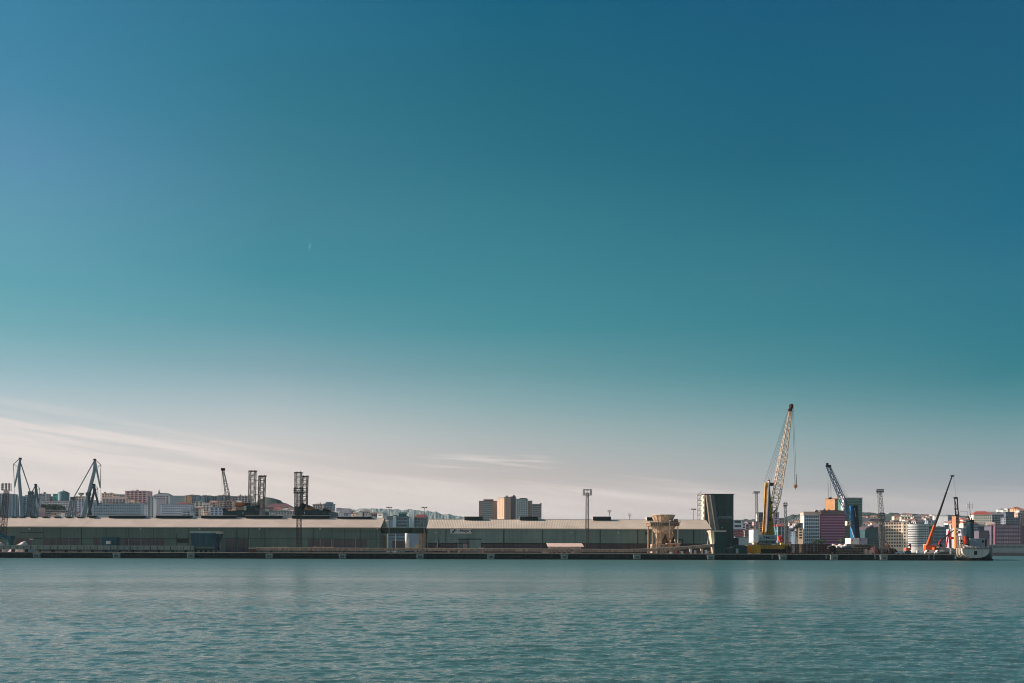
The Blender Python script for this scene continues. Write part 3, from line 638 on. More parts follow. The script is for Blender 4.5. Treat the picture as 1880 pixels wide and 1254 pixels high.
bld('slate and teal terrace in front of the dark slate blue block', 1846, 1872, 951, 1010, (120,124,136), dep=10, nx=7, yv=966)
bld('purple brown office block with a wide grid of windows at the right edge', 1827, 1876, 964, 946, (112,74,90), dep=16, nx=10, ws=(.55,.5), cap=130, storey=4.6, side=False, huts=1, name='office_block', cat='office building', winm=mat('violet_glass',(.42,.37,.44),rough=.3,var=.5,scale=.3,spec=.5))
bld('glass ended wing left of the purple brown office block', 1820, 1827, 966, 950, (92,86,102), dep=14, nx=2, ws=(.8,.5), side=False)
bld('dim purple grey warehouse between the ship and the office block', 1797, 1821, 975, 955, (92,86,98), dep=14, nx=6, ws=(.3,.3), side=False)
bld('teal brown gabled houses above the dim purple grey warehouse', 1790, 1812, 967, 985, (110,130,132), dep=12, roof='gable', rc=(120,110,100), nx=5, yv=980)
bld('white gable end standing out against the purple office block', 1812, 1823, 962, 1000, (246,220,206), dep=12, rot=-30, roof='gable', rc=(200,160,140), blank=True, name='house', cat='house')
bld('purple block beyond the office block at the right edge', 1877, 1910, 966, 948, (110,80,92), dep=14, nx=8, ws=(.6,.6), cap=80, side=False)
# waterfront at the right
struct(MB().box(-1500, 1500, 890, 892.5, -2, 3.4).build('far_seawall', M(120,100,92, streak=.3)))
o = bld('long low pale grey harbour wall with dim bays on the far shore at the right', 1700, 1990, 1001, 896, (150,152,150), dep=10, nx=24, ws=(.8,.5), storey=5, maxny=1, cap=80, rc=(186,180,176), side=False, name='harbour_wall', cat='harbour wall', winm=M(118,124,122), yv=1015)
# scattered hillside houses
PAL = [((236,220,208),(176,104,86),'white'),((214,190,170),(150,96,84),'sand coloured'),((170,160,166),(120,110,116),'grey'),((226,196,170),(190,116,90),'peach'),((150,160,168),(110,116,124),'slate grey'),((196,170,168),(150,90,84),'rosy'),((216,210,204),(180,176,172),'bright white')]
LM = [(1452,'the red hipped station roof'),(1490,'the white grid fronted block'),(1600,'the swooping teal hall'),(1640,'the cream sunlit block'),(1690,'the rounded white block'),(1730,'the long grey teal block'),(1765,'the ship superstructure'),(1800,'the red roofed cream house'),(1860,'the purple brown office block')]
cnt = {}
rnd = random.Random(5)
ORD = ['leftmost','second','third','fourth','fifth','sixth','seventh from the left','eighth from the left','ninth from the left','tenth from the left','eleventh from the left','twelfth from the left']
spots = []
for a, b, y0, y1, n in ((1448,1472,949,960,8),(1584,1626,946,962,10),(1640,1720,944.5,956,42),(1738,1790,946,962,24),(1820,1880,936,962,24)):
    for k in range(n): spots.append((a+(b-a)*(k+rnd.random())/n, y0+(y1-y0)*rnd.random()))
spots.sort()
for px, py in spots:
    c, rcc, nm = rnd.choice(PAL); Y = 1000+ (960-py)*26+rnd.random()*60
    lm = min(LM, key=lambda q: abs(q[0]-px))[1]; kind = rnd.choice(['gable','hip',None,None]); rn = {'gable':'gabled','hip':'hip roofed',None:'flat roofed'}[kind]
    key = (nm, rn, lm); k = cnt.get(key, 0); cnt[key] = k+1
    wd = rnd.uniform(4.5, 10); rot = rnd.choice([0,-24,-34,-28,-18])
    lab = 'small %s %s house uphill of %s' % (nm, rn, lm)
    if k: lab = 'small %s %s house, %s such above %s' % (nm, rn, ORD[k], lm)
    bld(lab, px-wd/2, px+wd/2, py, Y, c, dep=9, roof=kind, rc=rcc, rot=rot, name='house', cat='house', side=False, group='small houses on the right hillside', nx=max(1, int(wd/3)), ws=(.45,.45), maxny=3, yv=968)
LML = [(60,'the small left shipyard crane'),(100,'the row of dark trees'),(150,'the large leaning shipyard crane'),(200,'the barracks like block'),(250,'the large pink block'),(320,'the lilac white block'),(360,'the sunny cream house'),(420,'the floating crane jib'),(500,'the maroon roofed hall'),(690,'the end of the green shed')]
cnt = {}; spots = []
for a, b, y0, y1, n in ((0,130,926,946,12),(128,170,928,946,7),(186,300,915,924,13),(330,440,919,946,30),(438,540,932,947,16),(575,710,938,949,14)):
    for k in range(n): spots.append((a+(b-a)*(k+rnd.random())/n, y0+(y1-y0)*rnd.random()))
spots.sort()
for px, py in spots:
    c, rcc, nm = rnd.choice(PAL); Y = 960+(950-py)*8+rnd.random()*25
    lm = min(LML, key=lambda q: abs(q[0]-px))[1]; kind = rnd.choice(['gable','hip',None,None]); rn = {'gable':'gabled','hip':'hip roofed',None:'flat roofed'}[kind]
    key = (nm, rn, lm); k = cnt.get(key, 0); cnt[key] = k+1
    wd = rnd.uniform(5, 12)
    lab = 'small %s %s house near %s' % (nm, rn, lm) if not k else 'small %s %s house, %s such near %s' % (nm, rn, ORD[k], lm)
    bld(lab, px-wd/2, px+wd/2, py, Y, c, dep=9, roof=kind, rc=rcc, rot=rnd.choice([0,0,-14,10,-26]), name='house', cat='house', side=False, group='small houses on the left hillside', nx=max(1, int(wd/2.4)), ws=(.5,.45), maxny=3)
# trees near the waterfront blocks
for i, (px, py, Y, h, wd, lab) in enumerate([(1556,999,935,9,10,'round bushy tree at the right foot of the magenta block'),(1546,999,933,7,9,'low tree left of the round bushy tree before the magenta block'),(1508,999,930,6,9,'dark tree between the white and magenta blocks, above the brown stack'),(1498,999,930,5,8,'small dark tree before the white grid fronted block'),
        (84,938,1075,10,14,'leftmost tree of the dark row under the long off white terrace'),(93,938,1075,9,14,'second tree of the dark row under the long off white terrace'),(103,938,1075,8,13,'third tree of the dark row under the long off white terrace'),(113,938,1075,7,12,'rightmost tree of the dark row under the long off white terrace'),
        (1673,972,960,12,8,'tall dark tree between the cream block and the rounded block'),(1462,975,960,9,8,'tree before the slate blue house left of the white grid block')]):
    p = W(px, py, Y); tree((p.x, Y, p.z), h, wd, lab, kind=i % 2)

# ------------------------------------------------------------------ the quay
DK = 3.1
QW = mat('quay_wall_stains_and_shade', lin((32,39,37)), rough=.8, var=.45, scale=.6, streak=.55)  # very dark tone mixes wall stains with the shade under the deck
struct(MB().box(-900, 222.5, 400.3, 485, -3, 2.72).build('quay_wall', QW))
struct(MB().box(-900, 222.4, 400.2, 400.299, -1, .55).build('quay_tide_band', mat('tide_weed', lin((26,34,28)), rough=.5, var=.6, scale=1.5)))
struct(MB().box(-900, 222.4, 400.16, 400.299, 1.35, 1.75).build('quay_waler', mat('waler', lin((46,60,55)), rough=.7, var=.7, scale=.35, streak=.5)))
EDGE = M(176,156,140, var=.25, scale=1.5, streak=.2)
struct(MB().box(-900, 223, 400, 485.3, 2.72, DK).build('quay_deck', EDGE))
FB = M(150,158,152, var=.3, scale=2.5, streak=.35)
fx = [-70,69,215,351,495,629,771,901,1036,1169,1304,1436,1530,1621]
fnames = ['in front of the pale salt heap','below the blue portable shed','under the dark blue green hopper','left of the double lamp mast','left of the link bridge','below the link bridge','left of the small white roofed store','beside the tall floodlight mast','below the tan hopper','at the foot of the square dark tower block','under the yellow harbour crane','below the left end of the pipe stack','below the quay floodlight masts']
for i, px in enumerate(fx[1:]):
    X = PX(px+.3, 400); o = E('fender_block', (X,400,0), 'pale concrete block on the quay wall '+fnames[i], 'fender', 'fender blocks along the quay wall')
    MB().box(X-1.75, X+1.75, 399.0, 400.25, .25, 2.55).box(X-1.95, X+1.95, 398.9, 399.95, 2.0, 2.45).build('block', FB, o)
    MB().box(X-1.0, X+.9, 398.7, 399, .7, 1.7).build('rubber_pad', M(92,100,98, var=.4, scale=3), o)
    b = MB().lathe(X, 401.2, [(.28,DK),(.22,DK+.45),(.42,DK+.6),(.38,DK+.8),(.1,DK+.85)], 10).build('bollard', M(60,52,48), o)
# thin ladders hanging down the quay wall
for px, d in ((1418,'left of the fender block under the yellow crane'),(1517,'left of the pipe stack fender block'),(1705,'left one under the parked white vans'),(1714,'right one under the parked white vans'),(1606,'between the last two fender blocks')):
    X = PX(px, 400); mb = MB().tube((X-.25,399.9,.6),(X-.25,399.9,2.9),.05,n=4).tube((X+.25,399.9,.6),(X+.25,399.9,2.9),.05,n=4)
    for k in range(7): mb.tube((X-.25,399.9,.8+k*.3),(X+.25,399.9,.8+k*.3),.04,n=4)
    tag(mb.build('quay_ladder', M(190,196,196), origin=(X,399.9,.6)), 'thin pale ladder on the quay wall, '+d, 'ladder', 'quay ladders')

# ------------------------------------------------------------------ cargo sheds
ROOF1 = mat('shed_roof_sheet', lin((214,192,178)), rough=.6, var=.14, scale=.09, streak=.04, corr=('X',.9))
ROOF2 = mat('shed_roof_sheet_b', lin((218,198,180)), rough=.6, var=.14, scale=.09, streak=.04, corr=('X',.9))
WA1 = mat('shed_wall_green', lin((92,116,106)), rough=.6, var=.16, scale=.08, streak=.15, corr=('X',.8))
WA2 = mat('shed_wall_teal', lin((114,138,132)), rough=.6, var=.16, scale=.08, streak=.14, corr=('X',.8))
SEAM = M(40,48,46); DOOR1 = M(96,92,96, streak=.3, var=.15); BASE2 = M(80,74,78, streak=.25, var=.3, scale=.5); TRIM = M(206,190,174); VENT = M(34,44,44)
SY, RY, BY = 430.0, 442.0, 454.0
def shed(label, x0, x1, roof, wall, over=0.0, ev=16.75, rz=22.0, lo_px=989, name='cargo_shed', right_over=.5):
    X0, X1 = PX(x0, SY), PX(x1, SY); o = E(name, ((X0+X1)/2, SY, DK), label, 'shed', 'cargo sheds along the quay')
    MB().prism_x([(SY,DK),(SY,ev),(RY,rz-.35),(BY,ev),(BY,DK)], X0, X1).build('wall', wall, o)
    e = .7; k = (rz-ev)/(RY-SY); t = .28
    r = MB().prism_x([(SY-e,ev-e*k),(RY,rz),(BY+e,ev-e*k),(BY+e,ev-e*k+t),(RY,rz+t),(SY-e,ev-e*k+t)], X0-over, X1+right_over).build('roof', roof, o)
    MB().box(X0-over, X1+right_over, SY-e-.18, SY-e-.01, ev-e*k-.22, ev-e*k+.16).build('gutter', TRIM, r)
    MB().box(X0-over, X1+right_over, RY-.35, RY+.35, rz+t-.06, rz+t+.12).build('ridge_cap', M(190,178,166), r)
    return o, r
def strip(o, pts, z0, z1, m, name, y=SY, d=.12):
    for a, b in pts: MB().box(PX(a, y), PX(b, y), y-d, y-.003, z0, z1).build(name, m, o)
ZM = PZ(400, 989, SY)    # sill line over the doors
A_, rA = shed('left end cargo shed of dull green sheet running out of the left edge', -75, 150, ROOF1, WA1, over=1)
B_, rB = shed('middle left cargo shed of dull green sheet behind the blue green hopper', 150.4, 436, ROOF1, WA1)
C_, rC = shed('green cargo shed with the open gable end at the link bridge', 436.4, 697.5, ROOF1, WA1)
ZA = PZ(60, 989.5, SY)
for o, segs in ((A_, [(82,102),(104,125),(127,147),(20,58)]), (B_, [(172,187),(214,235),(237.5,258),(260,280),(282.5,302),(414,432)]), (C_, [(437,455),(565,586.5),(588.5,610),(613,631),(633,651.5),(654,672)])):
    for a, b in segs:
        d = MB().box(PX(a,SY), PX(b,SY), SY-.08, SY-.003, DK, ZM-.3).build('roller_door', DOOR1, o)
for o, a, b in ((A_,-75,150),(B_,150.4,436),(C_,436.4,697.5)):
    strip(o, [(a, b)], ZM-.1, ZM+.12, SEAM, 'sill_line', d=.14)
for o, ps in ((A_,[149,80,110]),(B_,[194,236,281.5,345,433]),(C_,[456,486,548,575,609,631.8,661,690])):
    strip(o, [(p, p+.8) for p in ps], DK, 16.6, M(74,84,80), 'post', d=.2)
for o, ps in ((B_,[236.2,258.7,404,]),(C_,[412.2 if 0 else 457.5,587.3,608.5,652.6])):
    strip(o, [(p, p+1.2) for p in ps], DK, ZM, M(150,140,136), 'door_pillar', d=.3)
strip(A_, [(38,81)], PZ(60,978,SY), PZ(60,977,SY), SEAM, 'panel_seam'); strip(A_, [(80,81)], DK, PZ(80,977,SY), SEAM, 'panel_seam', d=.1)
strip(B_, [(324.5,346.5)], PZ(335,996.5,SY), PZ(335,989.5,SY), BLACK, 'louvre_window', d=.16)
strip(B_, [(324,325)], DK, PZ(335,979,SY), SEAM, 'panel_seam', d=.1)
strip(C_, [(600,694)], PZ(640,975.5,SY), PZ(640,975,SY), SEAM, 'panel_seam')
for o, ps in ((A_,[55]),(B_,[259,367]),(C_,[477,588,693])):
    for p in ps: MB().box(PX(p-1.2,SY), PX(p+1.2,SY), SY-.9, SY-.1, PZ(p,971,SY)-.35, PZ(p,971,SY)+.25).build('flood_lamp', M(196,200,196), o)
# gable end of C: dark open bays
XE = PX(697.5, SY)
for i, yy in enumerate((432, 436.5, 441, 445.5, 450)):
    MB().box(XE+.003, XE+.15, yy, yy+3.2, DK, 13.2-.5*abs(i-2)).build('end_bay', BLACK if i % 2 else M(120,110,90), C_)
# shed of the right half
D_, rD = shed('long teal green cargo shed right of the link bridge with the white sign', 785, 1304, ROOF2, WA2, over=.5, ev=16.4, rz=21.4)
ZD = PZ(1000, 998.5, SY)
strip(D_, [(785.3,840),(883,1303.5)], DK, ZD, BASE2, 'plinth', d=.06)
strip(D_, [(785.3,861),(883,1303.5)], ZD, ZD+.35, BLACK, 'sill_line', d=.2)
strip(D_, [(818,819),(924,926),(995,996.3),(1101,1102.6),(1170,1171.6),(1272.5,1274)], DK, 16.1, M(52,66,66), 'post', d=.25)
strip(D_, [(956,956.5),(935.5,936),(1056,1056.5),(1140,1140.4),(1237,1237.4)], ZD, 16.1, M(82,104,102), 'panel_seam', d=.1)
strip(D_, [(785.3,1303.5)], PZ(1000,991.5,SY), PZ(1000,991,SY), M(92,116,112), 'panel_seam', d=.05)
strip(D_, [(841,883.5)], PZ(860,990.6,SY), PZ(860,989,SY), BLACK, 'door_rail', d=.4)
strip(D_, [(842,861)], DK, PZ(860,990.6,SY), M(84,104,100, streak=.2), 'sliding_door', d=.18)
strip(D_, [(862,882)], DK, PZ(860,990.6,SY), M(120,144,140, streak=.2), 'sliding_door', d=.34)
strip(D_, [(850,858)], DK, ZD, M(150,128,136), 'small_door', d=.3)
strip(D_, [(1184,1190)], PZ(1187,981,SY), PZ(1187,978,SY), BLACK, 'wall_vent', d=.3)
for p in (800, 1049, 1135): MB().box(PX(p-1,SY), PX(p+1,SY), SY-.8, SY-.3, PZ(p,978,SY)-.3, PZ(p,978,SY)+.3).build('flood_lamp', M(196,200,196), D_)
# sign on the wall
sg = MB().box(PX(827,SY), PX(865.5,SY), SY-.32, SY-.12, PZ(846,979.6,SY), PZ(846,971.2,SY)).build('sign_board', M(200,204,206), D_)
zc = PZ(846, 975.4, SY)
lg = MB(); xl = PX(833, SY)
for sgn, cx_, cz_ in ((1, xl+.45, zc+.45), (-1, xl-.35, zc-.35)):
    lg.add([(cx_+.62*math.cos(a)*(.8)+.25*math.sin(a), SY-.36, cz_+.62*math.sin(a)) for a in [k*math.pi/8 for k in range(16)]], [tuple(range(16))])
lg.build('logo', BLACK, sg)
txt('grupo', 1.9, (PX(842.5,SY), SY-.37, zc-.35), M(130,130,150), D_, sxy=(.85,1)); txt('Nogar', 2.0, (PX(853.5,SY), SY-.37, zc-.35), M(40,48,60), D_, bold=.03)
MB().box(PX(863.3,SY), PX(866.6,SY), SY-.38, SY-.33, PZ(865,974,SY), PZ(865,973,SY)).box(PX(864.6,SY), PX(866.6,SY), SY-.38, SY-.33, PZ(865,976.2,SY), PZ(865,975.1,SY)).build('torn_corner', BLACK, sg)
# ridge vents
LV = [(-12,-2),(5,16.5),(23,31),(37,46.5),(58,67.5),(80,90.5),(102,112),(123,132.5),(144,154)]
for p0, p1 in LV:
    MB().box(PX(p0,RY), PX(p1,RY), RY-1.6, RY+1.6, 21.9, PZ((p0+p1)/2, 949.0, RY)+.1).build('ridge_vent', VENT, rA if p1 < 150 else rB)
for p0, p1, rr in ((166,176,rB),(202,267,rB),(288,352,rB),(371,434,rB),(453,517,rC),(537,605,rC),(620,682,rC)):
    zt = PZ((p0+p1)/2, 947.9 if p0 < 600 else 949.8, RY)+.2
    v = MB().box(PX(p0,RY), PX(p1,RY), RY-1.5, RY+1.7, 21.8, zt).build('ridge_vent', VENT, rr)
    MB().box(PX(p0,RY)-.2, PX(p1,RY)+.2, RY-1.9, RY+2.0, zt+.003, zt+.22).build('vent_cap', M(180,176,166), v)  # pale cap paints the sunlit top of the dark vent
for p0, p1 in ((853,886),(954,987.5),(1088,1121),(1187,1211)):
    zt = PZ((p0+p1)/2, 948.6 if p0 < 1180 else 949.8, RY)
    v = MB().box(PX(p0,RY), PX(p1,RY), RY-1.7, RY+1.9, 21.3, zt).build('ridge_vent', VENT, rD)
    MB().box(PX(p0,RY)-.25, PX(p0,RY)-.003, RY-1.6, RY+1.8, 21.4, zt+.1).build('vent_end', M(220,206,196), v)  # pale plate paints sunlight on the vent's left end
# link bridge between the sheds
o = E('link_bridge', W(744,978,436), 'dark green enclosed bridge joining the two cargo sheds', 'bridge')
MB().box(XE+.6, PX(784.6,SY)-.6, 433, 441, PZ(744,979,433), PZ(744,969.4,433)).build('gallery', M(46,62,54, streak=.3), o)
MB().box(XE+.6, PX(784.6,SY)-.6, 432.6, 441.3, PZ(744,969.4,433)+.003, PZ(744,969.4,433)+.3).build('roof', M(150,160,142), o)
# white silo, concrete pier, loader under the bridge
o = E('silo', W(748,1005,428), 'white cylindrical silo standing under the link bridge', 'silo'); c = W(747.7,1005,428)
MB().lathe(c.x, c.y, [(1.25,DK+1.0),(1.25,PZ(748,979,428))]).build('shell', WHITE, o, smooth=True); MB().lathe(c.x, c.y, [(1.32,DK),(1.32,DK+.98)]).build('base_ring', BLACK, o)
tag(MB().box(PX(770,438), PX(783.5,438), 434, 441, DK, PZ(776,979,438)).build('pier_wall', M(176,150,128, streak=.4, var=.3), origin=(PX(776,438),438,DK)), 'weathered tan concrete pier wall under the right end of the link bridge', 'wall')
o = E('wheel_loader', W(762,1004,470), 'white and cream loader parked behind the white silo', 'loader'); c = W(763,1004,470)
MB().box(c.x-2.2,c.x+2.4,470,473,DK+1.4,DK+3.2).frus((c.x-.4,c.x+1.9,470.2,472.8,DK+3.2),(c.x,c.x+1.7,470.4,472.6,DK+5.2)).build('body', CREAM, o)
MB().box(c.x-4.2,c.x-2.3,470,473,DK+.8,DK+2.8).build('bucket', WHITE, o)
for dx in (-1.6, 1.7): MB().tube((c.x+dx,469.9,DK+.8),(c.x+dx,470.7,DK+.8),.8,n=14).build('wheel', TYRE, o)

# ------------------------------------------------------------------ conveyors along the quay edge
GAL = M(176,150,134, var=.25, scale=1.2, streak=.35); GALG = M(128,144,138, streak=.3, var=.2)
o = E('conveyor_gallery', W(170,1009,405), 'long low grey green panelled conveyor housing along the left quay edge', 'conveyor')
X0, X1 = PX(-60,405), PX(356,405); za, zb_ = PZ(170,1009,405), PZ(170,1002.2,405)
MB().box(X0, X1, 405, 408, za, zb_).build('housing', GALG, o)
MB().box(X0, X1, 404.8, 408.2, zb_+.003, zb_+.2).build('roof', M(150,160,156), o)
for k in range(34):
    x = X0+(X1-X0)*(k+.5)/34; MB().box(x-.09, x+.09, 404.85, 404.997, za, zb_).build('panel_joint', SEAM, o)
for k in range(17):
    x = X0+(X1-X0)*(k+.3)/17; MB().box(x-.15, x+.15, 405.2, 407.8, DK, za-.003).build('leg', DARK, o)
def gallery(o, pts, hgt, y0, y1, m, nrib):
    """housing following (px,py_top) points"""
    P = [(PX(a, y0), PZ(a, b, y0)) for a, b in pts]
    poly = P+[(x, z-hgt) for x, z in P[::-1]]
    h = MB()
    for (xa, z0), (xb, z1) in zip(P, P[1:]):
        h.add([(xa,y0,z0-hgt),(xb,y0,z1-hgt),(xb,y1,z1-hgt),(xa,y1,z0-hgt),(xa,y0,z0),(xb,y0,z1),(xb,y1,z1),(xa,y1,z0)], [(0,3,2,1),(4,5,6,7),(0,1,5,4),(2,3,7,6)]+([(3,0,4,7)] if xa == P[0][0] else [])+([(1,2,6,5)] if xb == P[-1][0] else []))
    h.build('housing', m, o)
    t = MB()
    for (xa, z0), (xb, z1) in zip(P, P[1:]):
        t.add([(xa,y0-.25,z0+.003),(xb,y0-.25,z1+.003),(xb,y1+.25,z1+.003),(xa,y1+.25,z0+.003),(xa,y0-.25,z0+.25),(xb,y0-.25,z1+.25),(xb,y1+.25,z1+.25),(xa,y1+.25,z0+.25)], [(0,3,2,1),(4,5,6,7),(0,1,5,4),(1,2,6,5),(2,3,7,6),(3,0,4,7)])
    t.build('cover', M(220,198,178), o)  # paler cover carries the sunlit top strip in its colour
    for k in range(nrib):
        u = (k+.5)/nrib*(P[-1][0]-P[0][0])+P[0][0]
        for (xa, z0), (xb, z1) in zip(P, P[1:]):
            if xa <= u <= xb: z = z0+(z1-z0)*(u-xa)/(xb-xa); MB().box(u-.07, u+.07, y0-.1, y0-.003, z-hgt, z-.02).build('rib', M(120,100,90), o)
    return P
o = E('conveyor_gallery', W(850,1010,403), 'long tan ribbed conveyor housing along the quay edge rising to the square tower', 'conveyor')
P = gallery(o, [(470,1005.6),(760,1007.0),(1000,1008.0),(1130,1008.8),(1180,1008.3),(1230,1005.8),(1270,1002.8),(1311,999.2)], 1.35, 403, 405.4, GAL, 95)
for k in range(46):
    u = P[0][0]+(P[-1][0]-P[0][0])*(k+.5)/46
    z = interp([(a, b) for a, b in P], u)-1.36
    MB().box(u-.12, u+.12, 403.2, 405.2, DK, z).build('leg', M(104,88,80), o)
MB().box(P[0][0], PX(1300,403), 402.1, 402.9, DK+.003, DK+.3).build('kerb', M(150,132,120, var=.4, scale=2), o)
o = E('conveyor_end', W(456,1010,403), 'dark box with a white lid at the left end of the tan conveyor', 'machine')
MB().box(PX(458,403), PX(469.5,403), 402.5, 405.5, DK, DK+1.9).build('box', M(84,66,60, var=.4, scale=2), o); MB().box(PX(456.5,403), PX(470,403), 402.2, 405.8, DK+2.0, DK+2.4).build('lid', CREAM, o)

# low clutter on the quay
def crate_stack(px0, px1, y0, y1, Y, c, label, name='timber_stack', cat='stack', n=5):
    o = E(name, W((px0+px1)/2, y1, Y), label, cat); z0, z1 = max(DK, PZ(px0,y1,Y)), PZ(px0,y0,Y)
    MB().box(PX(px0,Y), PX(px1,Y), Y, Y+2.5, z0, z0+(z1-z0)*.35).build('lower_tier', M(*[int(v*.7) for v in c], var=.3, scale=2), o)
    for k in range(n):
        a = px0+(px1-px0)*(k+.06)/n; b = px0+(px1-px0)*(k+.9)/n
        MB().box(PX(a,Y), PX(b,Y), Y-.1, Y+2.2, z0+(z1-z0)*.4, z1-(k%2)*.15).build('plank_bundle', M(*c, var=.3, scale=2), o)
crate_stack(497,528,1003.6,1006,408,(196,160,140),'low stack of pinkish planks behind the conveyor left of the double lamp mast')
crate_stack(575,612,1003.4,1006.5,408,(206,160,136),'low stack of pinkish planks behind the conveyor right of the double lamp mast')
o = E('winch', W(572,1006,407), 'small brown winch standing left of the right plank stack', 'machine'); c = W(572,1006,407)
MB().box(c.x-.8,c.x+.9,407,408.4,DK,DK+2.4).build('frame', RUST, o); MB().tube((c.x-.9,407.7,DK+2.6),(c.x+1,407.7,DK+2.6),.45,n=10).build('drum', M(170,130,110), o)
# cone on its red base
o = E('cone_marker', W(805,1004,412), 'slender dark green pointed cone standing behind a dark red base near the right shed', 'marker'); c = W(805,1004,412)
MB().lathe(c.x, c.y, [(1.15,DK+1.6),(.95,DK+3.4),(.45,DK+5.6),(.12,DK+8.4)], 14).build('cone', M(26,60,52), o, smooth=True); MB().box(c.x-1.3,c.x+1.3,411,413.6,DK,DK+1.59).build('plinth', M(70,60,54), o)
o = E('flat_trailer', W(805,1009,409), 'dark red flat trailer with wheels in front of the dark green cone', 'trailer'); 
MB().box(PX(795,409),PX(815,409),408.5,410.8,DK+1.3,DK+2.6).build('bed', M(96,34,32), o); MB().box(PX(797,409),PX(814,409),408.4,410.9,DK+2.62,DK+2.8).build('rail', M(150,100,84), o)
for p in (798,802,811): MB().tube((PX(p,409),408.4,DK+.75),(PX(p,409),409,DK+.75),.62,n=12).build('wheel', TYRE, o)
# small white roofed store
o = E('quay_store', W(1038,1009,409), 'small low store with a pale pink roof standing on the quay by the tall mast', 'shed')
xa, xb = PX(1006,409), PX(1070,409); ze = PZ(1038,1004.2,409)
MB().box(xa+.6, xb-.8, 409, 413, DK, ze).build('wall', M(196,176,164, streak=.3, var=.2), o)
MB().add([(xa,408.6,ze+.003),(xb+.6,408.6,ze+.003),(PX(1068,413.5),413.5,PZ(1038,998.0,413.5)),(PX(1003,413.5),413.5,PZ(1038,998.0,413.5)),(xa,408.6,ze+.2),(xb+.6,408.6,ze+.2),(PX(1068,413.5),413.5,PZ(1038,998.0,413.5)+.2),(PX(1003,413.5),413.5,PZ(1038,998.0,413.5)+.2)],[(0,3,2,1),(4,5,6,7),(0,1,5,4),(1,2,6,5),(2,3,7,6),(3,0,4,7)]).build('roof', M(236,200,184), o)
for p in (1015,1024,1033,1042): MB().box(PX(p,409),PX(p+5,409),408.9,408.997,DK+.2,ze-.7).build('opening', M(120,84,72), o)
MB().box(PX(995,409),PX(1008,409),408,411,DK,DK+2.0).build('ramp_block', M(220,190,172), o)
for p, hh in ((1050,2.6),(1053.5,2.4)): 
    tag(MB().box(PX(p,407),PX(p+1.4,407),406.6,407.2,DK,DK+hh).build('white_post', WHITE, origin=(PX(p,407),407,DK)), 'short white post, %s of the pair before the small low store'%('left' if p == 1050 else 'right'), 'post')
for p, d, hh in ((722,'beside the end of the green shed',1.4),(823.5,'left of the sign on the teal shed, standing low',1.3),(881.5,'left one by the shed door',2.8),(886,'right one by the shed door',2.7),(843,'left of the dark opening under the sign',.9)):
    x = PX(p, 409); o = E('drum_cabinet', (x,409,DK), 'small white cabinet on the quay '+d, 'cabinet', 'white cabinets on the quay')
    MB().box(x-.45,x+.45,408.6,409.4,DK,DK+hh*.9).build('cabinet', CREAM, o); MB().box(x-.55,x+.55,408.5,409.5,DK+hh*.9+.003,DK+hh).build('lid', WHITE, o)
# blue portable shed, hopper, teal pipe, salt heap at the left
o = E('portable_shed', W(200,1003,412), 'dark blue portable shed with a white notice panel before the left sheds', 'shed')
MB().box(PX(187,414),PX(213,414),414,418,DK,PZ(200,987,414)).build('wall', M(40,92,104, streak=.2), o); MB().box(PX(186.4,414),PX(213.6,414),413.8,418.2,PZ(200,987,414)+.003,PZ(200,986.3,414)).build('roof', M(60,100,108), o)
MB().box(PX(195,414),PX(203,414),413.8,413.99,PZ(200,999,414),PZ(200,993,414)).build('notice_panel', WHITE, o); MB().box(PX(206,414),PX(210,414),413.85,413.99,DK,PZ(200,991,414)).build('door', M(30,70,84), o)
o = E('mobile_hopper', W(376,1009,406), 'dark blue green mobile hopper box with a pale rim on wheels', 'hopper')
zt, zb_ = PZ(376,979,408), PZ(376,1003.5,408)
MB().frus((PX(354,408),PX(396,408),406.5,413,zb_),(PX(352,408),PX(402,408),406,414,zt)).build('bin', mat('hopper_blue', lin((36,82,94)), rough=.5, var=.25, scale=.3, streak=.4), o)
MB().box(PX(351.5,408),PX(403,408),405.7,414.3,zt+.003,zt+1.0).build('rim', M(176,182,176, streak=.2), o)
MB().box(PX(400.5,408),PX(406.5,408),405.5,409,zt-.3,zt+.9).build('chute_lip', M(206,186,172), o)
MB().box(PX(396,408),PX(402.3,408),406.6,408,zb_-1,zt-2).build('side_cabinet', M(26,66,88), o)
for p in (358,397): MB().box(PX(p,408),PX(p+2,408),406.8,408,DK,zb_+1).build('leg', M(60,70,70), o)
MB().box(PX(355,408),PX(398,408),406.6,412,DK+1.1,DK+1.9).build('chassis', M(50,54,56), o)
for p in (362,371,380,389): MB().tube((PX(p,408),406.3,DK+.6),(PX(p,408),407.1,DK+.6),.6,n=12).build('wheel', TYRE, o)
o = E('loading_pipe', W(18,999,409), 'teal bent loading pipe poking in at the left edge above the salt heap', 'pipe'); TP = M(30,92,100, rough=.45)
MB().tube(W(-14,976,409), W(16,990,409), 1.35, 1.15, n=14).build('arm', TP, o); MB().tube(W(19,986.5,409), W(19.5,1001.5,409), 1.5, 1.3, n=14).build('spout', TP, o); MB().box(PX(16,409),PX(24,409),407.3,410.7,PZ(20,989,409),PZ(20,983.6,409)).build('elbow', TP, o)
